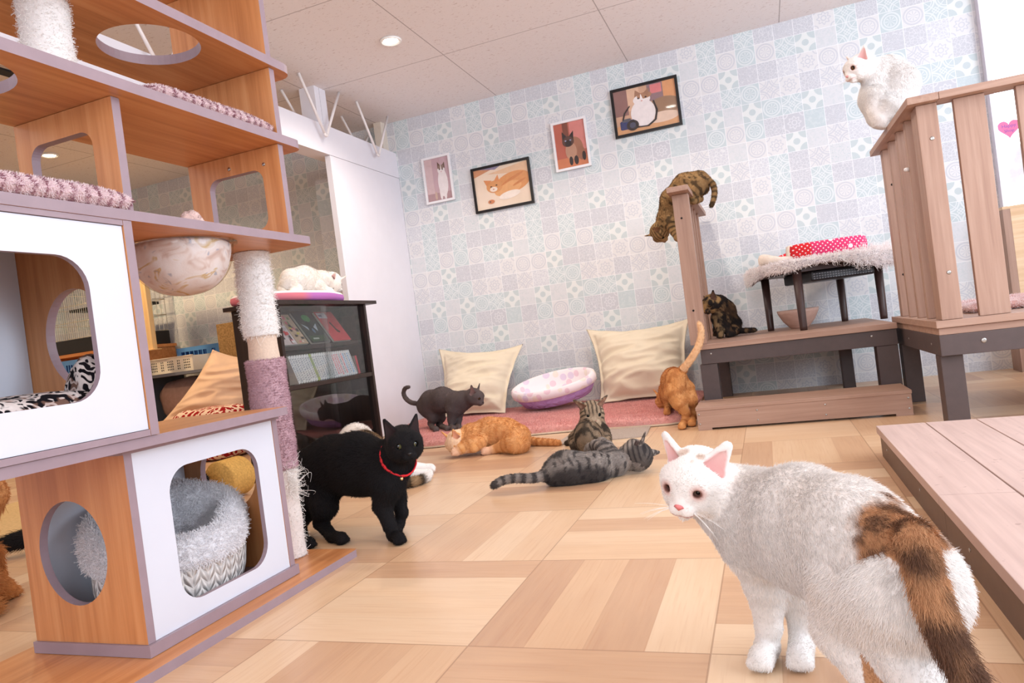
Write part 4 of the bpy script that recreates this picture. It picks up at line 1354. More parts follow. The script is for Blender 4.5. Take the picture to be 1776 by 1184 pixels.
# ------------------------------------------------------------------ glass fronted bookcase
BXF, BXB, Y0, Y1 = -2.165, -2.435, 2.765, 3.555
BC = thing('glass_bookcase', 'dark brown bookcase with sliding glass doors by the white panel', 'bookcase', (-2.3, 3.16, 0))
E_ = M['espresso']
MB().box(BXB, Y0, 0.0, BXF, Y0 + 0.022, 0.842, bev=0.001).build('side_panel', E_, BC)
MB().box(BXB, Y1 - 0.022, 0.0, BXF, Y1, 0.842, bev=0.001).build('side_panel', E_, BC)
MB().box(BXB - 0.005, Y0 - 0.05, 0.8425, BXF + 0.03, Y1 + 0.075, 0.862, bev=0.001).build('top_board', E_, BC)
MB().box(BXB, Y0 + 0.0225, 0.06, BXB + 0.008, Y1 - 0.0225, 0.842).build('back_panel', E_, BC)
for z in (0.055, 0.428):
    MB().box(BXB + 0.0085, Y0 + 0.0225, z, BXF - 0.002, Y1 - 0.0225, z + 0.022, bev=0.001).build('shelf', E_, BC)
MB().box(BXB + 0.0085, Y0 + 0.0225, 0.622, BXF - 0.045, Y1 - 0.0225, 0.642, bev=0.001).build('shelf', E_, BC)
MB().box(BXB + 0.02, Y0 + 0.0225, 0.0, BXF - 0.01, Y1 - 0.0225, 0.054).build('plinth', E_, BC)
GL = glass_mat('cabinet_glass', (0.93, 0.95, 0.95), 0.05, 0.01, 0.93)
for z0_, z1_, nm in ((0.452, 0.840, 'upper'), (0.079, 0.426, 'lower')):
    for y0, y1, xo in ((Y0 + 0.024, 3.175, -0.010), (3.145, Y1 - 0.024, -0.022)):
        g = MB().box(BXF + xo - 0.004, y0, z0_, BXF + xo, y1, z1_).build('glass_door', GL, BC)
# books: white comics leaning on the second shelf
def book(name, label, grp, x0, x1, y, t, z0, h, lean, col, pages=True, cat='book', spine=None):
    """upright book, spine to +x; lean in the y-z plane"""
    b = thing(name, label, cat, ((x0 + x1) / 2, y, z0), grp)
    R4 = Matrix.Translation((0, y, z0)) @ Matrix.Rotation(-lean, 4, 'X')
    mb = MB()
    mb.box(x0, 0, 0, x1, 0.0012, h, 0, M=R4).box(x0, t - 0.0012, 0, x1, t, h, 0, M=R4).box(x1 - 0.0015, 0.0012, 0, x1, t - 0.0012, h, 0, M=R4)
    mb.build('cover', col, b)
    MB().box(x0 + 0.003, 0.0013, 0.003, x1 - 0.0017, t - 0.0013, h - 0.003, M=R4).build('page_block', PAGE, b)
    if spine is not None:
        mb = MB()
        r = random.Random(int(y * 10000))
        z = h * 0.90
        while z > h * 0.10:
            l = r.uniform(0.004, 0.009)
            mb.box(x1 + 0.0001, t * 0.25, z - l, x1 + 0.0004, t * 0.75, z, M=R4)
            z -= l + r.uniform(0.002, 0.006)
        mb.build('spine_print', spine, b)
    return b


PAGE = plain('paper_pages', srgb(232, 226, 214), 0.8, 0.03, 200)
WHC = plain('white_book_cover', srgb(236, 236, 240), 0.35, 0.02)
INK = plain('grey_ink', srgb(150, 154, 168), 0.6, 0.05)
GRN = plain('green_book_cover', srgb(170, 190, 110), 0.4, 0.05)
PKC = plain('pink_ink', srgb(236, 96, 120), 0.5, 0.05)
BLC = plain('blue_ink', srgb(96, 160, 220), 0.5, 0.05)
zs = 0.4505
y = 2.905
t_ = 0.0188
LEAN = -0.42
for i in range(17):
    lab = 'white comic volume leaning in the long row on the bookcase shelf'
    grp = 'white comics on the bookcase shelf'
    mat_ = WHC
    if i == 8:
        lab, grp, mat_ = 'green spined comic volume in the middle of the white row', None, GRN
    book('comic_book', lab, grp, BXF - 0.155, BXF - 0.036, y, t_ - 0.0022, zs, 0.152, LEAN, mat_, spine=INK)
    y += t_ / math.cos(LEAN) * 1.0
for i in range(9):
    book('comic_book', 'white comic volume with pink and blue spine print, right part of the shelf row', 'pink printed comics on the bookcase shelf', BXF - 0.155, BXF - 0.036, y, t_ - 0.0022, zs, 0.150, LEAN, WHC, spine=(PKC if i < 5 else BLC) if i in (0, 1, 2, 4, 5, 7) else INK)
    y += t_ / math.cos(LEAN)
for i, (c, lab) in enumerate(((srgb(120, 110, 104), 'dark grey book at the right end of the comic row'), (srgb(206, 60, 76), 'red book last at the right end of the comic row'))):
    book('paperback', lab, None, BXF - 0.15, BXF - 0.046, y + 0.004 + i * 0.021, 0.018, zs, 0.105, LEAN * 0.5, plain('book_tone', c, 0.4, 0.05))

# big toy pencil
t = thing('toy_pencil', 'big yellow toy pencil with pink end standing in the bookcase', 'pencil', (BXF - 0.06, 2.83, 0.451))
P0, P1 = Vector((BXF - 0.065, 2.842, 0.4540)), Vector((BXF - 0.06, 2.806, 0.612))
d = (P1 - P0)
MB().tube([P0, P0 + d * 0.30], 0.0115, 8, smooth=False).build('pink_end', plain('hot_pink_paint', srgb(230, 60, 120), 0.4, 0.03), t)
MB().tube([P0 + d * 0.301, P0 + d * 0.72], 0.0105, 6, smooth=False).build('barrel', plain('ochre_paint', srgb(226, 160, 84), 0.4, 0.04), t)
MB().tube([P0 + d * 0.721, P0 + d], [0.0105, 0.001], 6, smooth=False).build('tip', plain('bare_tip_wood', srgb(222, 178, 120), 0.6, 0.06), t)

# magazines displayed on the upper shelf, covers facing out
def magazine(label, y0, w, h, tilt, cover_shapes, bg, xb=0.0):
    z0 = 0.6505
    t = thing('magazine', label, 'magazine', (BXF - 0.08, y0, z0))
    R4 = Matrix.Translation((BXF - 0.058 + xb, y0, z0)) @ Matrix.Rotation(tilt, 4, 'X') @ Matrix.Rotation(math.radians(-33), 4, 'Y')
    mb = MB().box(-0.012, 0, 0, -0.001, w, h, M=R4)
    mb.build('page_block', PAGE, t)
    mb = MB().box(-0.0008, -0.001, -0.001, 0.0004, w + 0.001, h + 0.001, M=R4)
    mats = [plain('magazine_cover', bg, 0.3, 0.06, 40)]
    k = 0
    for col, poly in cover_shapes:
        k += 1
        mats.append(plain('magazine_print', col, 0.3, 0.08, 60))
        p2 = [(a * w, b * h) for a, b in poly]
        o_ = R4 @ Vector((0.0005 + 0.0002 * k, 0, 0)); u_ = R4.to_3x3() @ Vector((0, 1, 0)); v_ = R4.to_3x3() @ Vector((0, 0, 1))
        mb.panel(p2, [], 0.0002, o_, u_, v_, k, k)
    mb.build('cover', mats, t)
    return t


rg = random.Random(5)
bits = [(rg.choice([srgb(222, 60, 70), srgb(240, 200, 200), srgb(60, 50, 60), srgb(236, 150, 160), srgb(250, 240, 240), srgb(190, 90, 70)]), RECT(a := rg.uniform(0, .75), b := rg.uniform(0, .85), a + rg.uniform(.08, .25), b + rg.uniform(.04, .14))) for _ in range(26)]
magazine('busy red and white patterned magazine, left on the upper bookcase shelf', 2.838, 0.125, 0.198, 0.0, bits, srgb(226, 206, 206))
bits = [(rg.choice([srgb(206, 190, 80), srgb(240, 220, 210), srgb(70, 60, 60), srgb(236, 130, 140), srgb(120, 140, 90)]), RECT(a := rg.uniform(0, .7), b := rg.uniform(0, .85), a + rg.uniform(.08, .3), b + rg.uniform(.04, .12))) for _ in range(18)]
magazine('yellow and pink patterned magazine beside the red patterned one', 2.968, 0.085, 0.192, 0.0, bits, srgb(206, 176, 150))
magazine('dark magazine with a green disc and white wings on its cover', 3.085, 0.165, 0.205, 0.0, [(srgb(70, 160, 90), el(.55, .80, .2, .12)), (srgb(206, 214, 226), [(.10, .62), (.34, .50), (.30, .40)]), (srgb(206, 214, 226), [(.86, .62), (.62, .50), (.72, .36)]), (srgb(24, 28, 30), el(.46, .5, .14, .2)), (srgb(64, 92, 66), RECT(.05, .03, .95, .22)), (srgb(190, 200, 190), RECT(.2, .10, .5, .15)), (srgb(120, 140, 170), el(.5, .38, .06, .08))], srgb(58, 62, 62))
magazine('coral red magazine with a white label and dark silhouette', 3.285, 0.165, 0.205, 0.0, [(srgb(226, 216, 226), RECT(.06, .78, .55, .97)), (srgb(120, 110, 140), RECT(.10, .84, .3, .90)), (srgb(80, 40, 40), [(.42, .62), (.50, .66), (.60, .40), (.70, .30), (.64, .26), (.52, .30), (.48, .46)])], srgb(222, 84, 92))

# cushion on top of the bookcase
t = thing('two_tone_cushion', 'oval white cushion with pink and purple rim on top of the bookcase', 'cushion', (-2.29, 3.1, 0.8625))
mb = MB()
prof = [(0.0, 0.0), (0.9, 0.0, 1), (0.985, 0.006, 1), (1.0, 0.016, 1), (0.99, 0.027, 0), (0.95, 0.035, 0), (0.8, 0.033, 0), (0.5, 0.029, 0), (0.0, 0.028, 0)]
pf = [(r * 0.186, 0.8630 + z * 1.45, (m[0] if m else 1)) for r, z, *m in prof]
mb.lathe(pf, (-2.318, 3.085, 0), 90, 1.0, 2.10, wob=lambda a, r, z: 0.004 * math.sin(8 * a) * (r > 0.1))
PT = N('purple_pink_rim', 0.8, 0.15)
xx, yy, zz_ = PT.xyz()
PTM = PT.color(PT.mix(PT.step(yy, -0.16, -0.06), srgb(216, 124, 138), srgb(186, 116, 186)))
cu_ = mb.build('cushion_body', [plain('white_cushion_top', srgb(242, 234, 234), 0.9, 0.03, 60), PTM], t)
# ------------------------------------------------------------------ back room seen through the tree
# low grey shelf unit
SH = thing('low_shelf', 'low grey shelf unit in the back room under the white basket', 'shelf', (-4.35, 4.35, 0))
GS = plain('blue_grey_board', srgb(108, 112, 124), 0.5, 0.05, 20)
MB().box(-4.66, 4.10, 0.585, -3.93, 4.62, 0.607, bev=0.001).build('top_board', GS, SH)
for x in (-4.655, -3.955):
    MB().box(x, 4.11, 0.0, x + 0.02, 4.61, 0.5845).build('side_board', GS, SH)
MB().box(-4.63, 4.11, 0.20, -3.96, 4.61, 0.22).build('shelf_board', GS, SH)
# white basket with holes
bk = thing('white_basket', 'white perforated plastic basket on the low grey shelf', 'basket', (-4.33, 4.3, 0.6075))
WP = plain('white_basket_plastic', srgb(240, 228, 210), 0.4, 0.02)
holes = []
for r_ in range(4):
    for g_ in range(5):
        for k in range(4 if g_ % 2 == 0 else 2):
            x = -4.505 + g_ * 0.082 + k * 0.0165 - (0.012 if g_ % 2 == 0 else -0.005)
            z = 0.628 + r_ * 0.020
            holes.append(rr(x, z, x + 0.0115, z + 0.0125, 0.002, 1))
MB().panel(RECT(-4.56, 0.609, -4.10, 0.722), holes, 0.004, (0, 4.18, 0), (1, 0, 0), (0, 0, 1), 0, 0).build('front_wall', WP, bk)
MB().box(-4.56, 4.44, 0.609, -4.10, 4.444, 0.722).build('rear_wall', WP, bk)
for x in (-4.56, -4.104):
    MB().box(x, 4.183, 0.609, x + 0.004, 4.439, 0.722).build('end_wall', WP, bk)
MB().box(-4.565, 4.17, 0.7225, -4.095, 4.186, 0.728).box(-4.565, 4.436, 0.7225, -4.095, 4.45, 0.728).build('rim', WP, bk)
MB().box(-4.555, 4.184, 0.608, -4.105, 4.438, 0.6085 + 0.003).build('bottom', WP, bk)
MB().box(-4.55, 4.20, 0.6125, -4.11, 4.43, 0.70, bev=0.01).build('shade_block', plain('basket_shade', srgb(52, 44, 40), 0.9, 0.1), bk)  # dark block added in place of the shade inside, seen through the holes

# blue lattice crates
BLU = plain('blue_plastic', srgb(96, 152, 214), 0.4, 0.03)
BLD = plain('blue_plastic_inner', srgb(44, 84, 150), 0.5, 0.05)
def crate(label, x0, x1, y, z0, z1, dp=0.3, cols=9, rows=4):
    t = thing('plastic_crate', label, 'crate', ((x0 + x1) / 2, y + dp / 2, z0))
    hs_ = []
    w, h = (x1 - x0 - 0.08) / cols, (z1 - z0 - 0.05) / rows
    for i in range(cols):
        for j in range(rows):
            if (i * 7 + j * 3) % 11 == 4: continue
            hs_.append(RECT(x0 + 0.04 + i * w + 0.004, z0 + 0.02 + j * h + 0.004, x0 + 0.04 + (i + 1) * w - 0.004, z0 + 0.02 + (j + 1) * h - 0.004))
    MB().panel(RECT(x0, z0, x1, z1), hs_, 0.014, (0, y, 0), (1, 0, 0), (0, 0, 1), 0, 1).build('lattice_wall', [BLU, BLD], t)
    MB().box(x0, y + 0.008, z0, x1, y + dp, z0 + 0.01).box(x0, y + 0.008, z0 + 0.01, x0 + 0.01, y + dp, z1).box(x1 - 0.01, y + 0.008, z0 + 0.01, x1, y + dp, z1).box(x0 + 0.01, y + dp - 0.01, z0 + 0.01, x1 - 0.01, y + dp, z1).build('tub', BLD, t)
    return t


crate('blue lattice plastic crate below the wire cage, seen through the round hole', -4.96, -4.66, 3.70, 0.42, 0.79, 0.25)
tb = thing('timber_stand', 'orange brown wooden stand under the wire cage in the back room', 'stand', (-4.8, 4.2, 0))
OW = wood('orange_pine', srgb(190, 116, 62), srgb(208, 134, 76), srgb(220, 150, 92), axis=0, rough=0.5)
MB().box(-5.55, 4.06, 0.838, -4.70, 4.64, 0.862).build('top_board', OW, tb)
for x in (-5.54, -4.80):
    MB().box(x, 4.07, 0, x + 0.09, 4.63, 0.8375).build('side_board', OW, tb)
MB().box(-5.44, 4.60, 0.0, -4.81, 4.625, 0.8375).build('back_board', OW, tb)
crate('blue lattice plastic crate behind the white basket on the grey shelf', -4.52, -4.08, 4.46, 0.61, 0.80, 0.14, 8, 3)

# wire cage with drawer
cg = thing('wire_cage', 'wire animal cage with a black drawer on the wooden stand', 'cage', (-4.9, 4.3, 0.863))
WI = plain('silver_wire', srgb(206, 196, 176), 0.3, 0.04, metal=0.7)
CX0, CX1, CY0, CY1, CZ0, CZ1 = -5.50, -4.73, 4.08, 4.60, 0.98, 1.50
MB().box(CX0 - 0.01, CY0 - 0.012, 0.863, CX1 + 0.01, CY1, 0.975, bev=0.004).build('drawer', plain('black_drawer', srgb(26, 20, 20), 0.4, 0.08), cg)
MB().lathe([(0.013, 0), (0.014, 0.006), (0.010, 0.012), (0.0, 0.014)], (0, 0, 0), 20, M=Matrix.Translation((-4.93, CY0 - 0.0125, 0.925)) @ Matrix.Rotation(math.pi / 2, 4, 'X')).build('knob', plain('steel_knob', srgb(220, 210, 196), 0.25, 0.03, metal=0.6), cg)
mb = MB()
nw = 34
for i in range(nw + 1):
    x = CX0 + (CX1 - CX0) * i / nw
    mb.tube([(x, CY0, CZ0), (x, CY0, CZ1)], 0.0016, 5, caps=False)
    if i % 2 == 0:
        mb.tube([(x, CY1, CZ0), (x, CY1, CZ1)], 0.0016, 5, caps=False)
        mb.tube([(x, CY0, CZ1), (x, CY1, CZ1)], 0.0016, 5, caps=False)
for i in range(13):
    y = CY0 + (CY1 - CY0) * i / 12
    for x in (CX0, CX1):
        mb.tube([(x, y, CZ0), (x, y, CZ1)], 0.0016, 5, caps=False)
for z in (CZ0, 1.11, 1.24, 1.37, CZ1):
    mb.tube([(CX0, CY0, z), (CX1, CY0, z), (CX1, CY1, z), (CX0, CY1, z), (CX0, CY0, z)], 0.0028, 6, caps=False)
mb.build('wire_grid', WI, cg)
MB().box(CX0 + 0.22, CY0 + 0.08, 1.20, CX1 - 0.01, CY1 - 0.05, 1.222).build('inner_shelf', plain('black_shelf', srgb(18, 16, 16), 0.5), cg)
MB().lathe([(0.0, 0.0), (0.05, 0.01), (0.062, 0.06), (0.055, 0.09)], (-5.12, CY0 - 0.05, 1.33), 24).build('water_bottle', glass_mat('clear_bottle', (0.95, 0.95, 0.92), 0.1), cg)

hm = thing('hammock', 'small brown hammock hanging inside the wire cage', 'hammock', (-5.0, 4.3, 1.26))
MB().lathe([(0.0, 1.252), (0.06, 1.256), (0.085, 1.275), (0.09, 1.305), (0.083, 1.306), (0.075, 1.275), (0.0, 1.264)], (-5.0, 4.28, 0), 28, 1.2, 0.8).build('sling', plain('brown_felt', srgb(170, 112, 74), 0.9, 0.1), hm)

# pine frame posts
pf_ = thing('pine_frame', 'pale pine frame standing beside the cage in the back room', 'frame', (-4.42, 4.0, 0))
PI = wood('pale_pine', srgb(216, 172, 112), srgb(230, 190, 132), srgb(238, 204, 150), axis=2, rough=0.5)
MB().box(-4.575, 4.005, 0.0, -4.515, 4.045, 1.70).build('post', PI, pf_)
MB().box(-4.375, 4.005, 0.80, -4.285, 4.045, 1.70).build('post', PI, pf_)
MB().box(-4.60, 3.99, 0.794, -4.25, 4.052, 0.80 - 0.0005).build('rail', PI, pf_)
MB().box(-4.60, 3.99, 1.701, -4.25, 4.052, 1.74).build('rail', PI, pf_)

# blankets and cushions in front of / inside the shelf
bb = thing('rolled_blanket', 'dusty pink rolled blanket stuffed inside the low grey shelf', 'blanket', (-4.3, 4.3, 0.2205))
mb = MB()
mb.lathe([(0.02, -0.26), (0.12, -0.25), (0.165, -0.18), (0.17, 0.0), (0.165, 0.18), (0.12, 0.25), (0.02, 0.26)], (-4.27, 4.34, 0.392), 30, 1.0, 0.98, M=Matrix.Rotation(math.pi / 2, 4, 'Y'), wob=lambda a, r, z: 0.012 * math.sin(4 * a + z * 9))
bo = mb.build('blanket_roll', plain('dusty_pink_fleece', srgb(172, 142, 136), 0.95, 0.08, 40, 0.1), bb)
pink = thing('pink_throw', 'crumpled pink printed throw hanging at the left end of the grey shelf', 'blanket', (-4.62, 4.0, 0.3))
mb = MB().lathe([(0.0, 0.0005), (0.16, 0.004), (0.17, 0.10), (0.15, 0.22), (0.12, 0.33), (0.06, 0.40), (0.0, 0.42)], (-4.60, 3.80, 0), 48, 0.6, 0.6, wob=lambda a, r, z: 0.022 * math.sin(4 * a + z * 22) + 0.01 * math.sin(9 * a - z * 30) if r > 0 else 0)
mb.build('throw_cloth', plain('pink_throw_cloth', srgb(214, 170, 156), 0.9, 0.2, 60, 0.1), pink)

SAL = plain('salmon_cotton', srgb(232, 198, 172), 0.85, 0.03, 14, 0.15)
pillow('floor_cushion', 'salmon beige cushion leaning behind the bookcase in the back room', (-4.28, 3.86, 0.18), (-3.62, 4.12, 0.12), (-3.28, 4.42, 0.62), (-3.86, 4.14, 0.74), 0.36, SAL, seed=8, flange=0.05)
rc = thing('red_patterned_cushion', 'red and cream knitted pattern cushion beside the salmon cushion', 'cushion', (-3.55, 3.72, 0.0))
n = N('nordic_knit', 0.9, 0.1)
x, y, z = n.xyz()
w_ = n.m('SINE', n.m('MULTIPLY', n.m('ADD', x, n.m('MULTIPLY', n.m('SINE', n.m('MULTIPLY', y, 60.0)), 0.015)), 120.0))
v_ = n.vor(n.coord(), 34.0)
RK = n.color(n.mix(n.m('MAXIMUM', n.step(w_, 0.5, 0.8), n.step(v_, 0.55, 0.6)), srgb(160, 30, 34), srgb(236, 210, 190)))
slab_cushion(-3.80, -3.28, 3.52, 3.90, 0.0008, 0.34, seed=5).build('cushion_cover', RK, rc)

sb = thing('scratching_board', 'worn brown scratching board hanging on the wallpapered pillar', 'scratching board', (-2.99, 4.27, 0.6))
MB().box(-3.93, 4.28, 0.56, -3.55, 4.32, 0.93, bev=0.004).build('board', plain('frayed_jute', srgb(150, 118, 78), 0.95, 0.3, 70, 0.1, 0.8), sb)

# jute drum and floor rug glimpsed past the lower box
jd = thing('scratching_drum', 'round yellow brown jute scratching drum seen through the lower box', 'scratching post', (-2.31, 2.48, 0))
JU = plain('yellow_jute', srgb(196, 152, 84), 0.95, 0.2, 120, 0.1, 0.6)
mb = MB().lathe([(0.0, -0.07), (0.08, -0.07), (0.087, -0.06), (0.087, 0.06), (0.08, 0.07), (0.0, 0.07)], (-2.31, 2.48, 0.088), 48, M=Matrix.Rotation(math.pi / 2, 4, 'X'))
mb.build('drum_body', JU, jd)
rg_ = thing('floor_rug', 'pale beige woven rug at the left edge behind the cat tree', 'rug', (-3.4, 2.3, 0))
MB().panel(rr(-3.9, 1.86, -2.76, 2.75, 0.03), [], 0.008, (0, 0, 0.0046), (1, 0, 0), (0, 1, 0), 0, 0).build('rug_sheet', plain('beige_rug', srgb(206, 178, 136), 0.95, 0.12, 90, 0.1, 0.4), rg_)
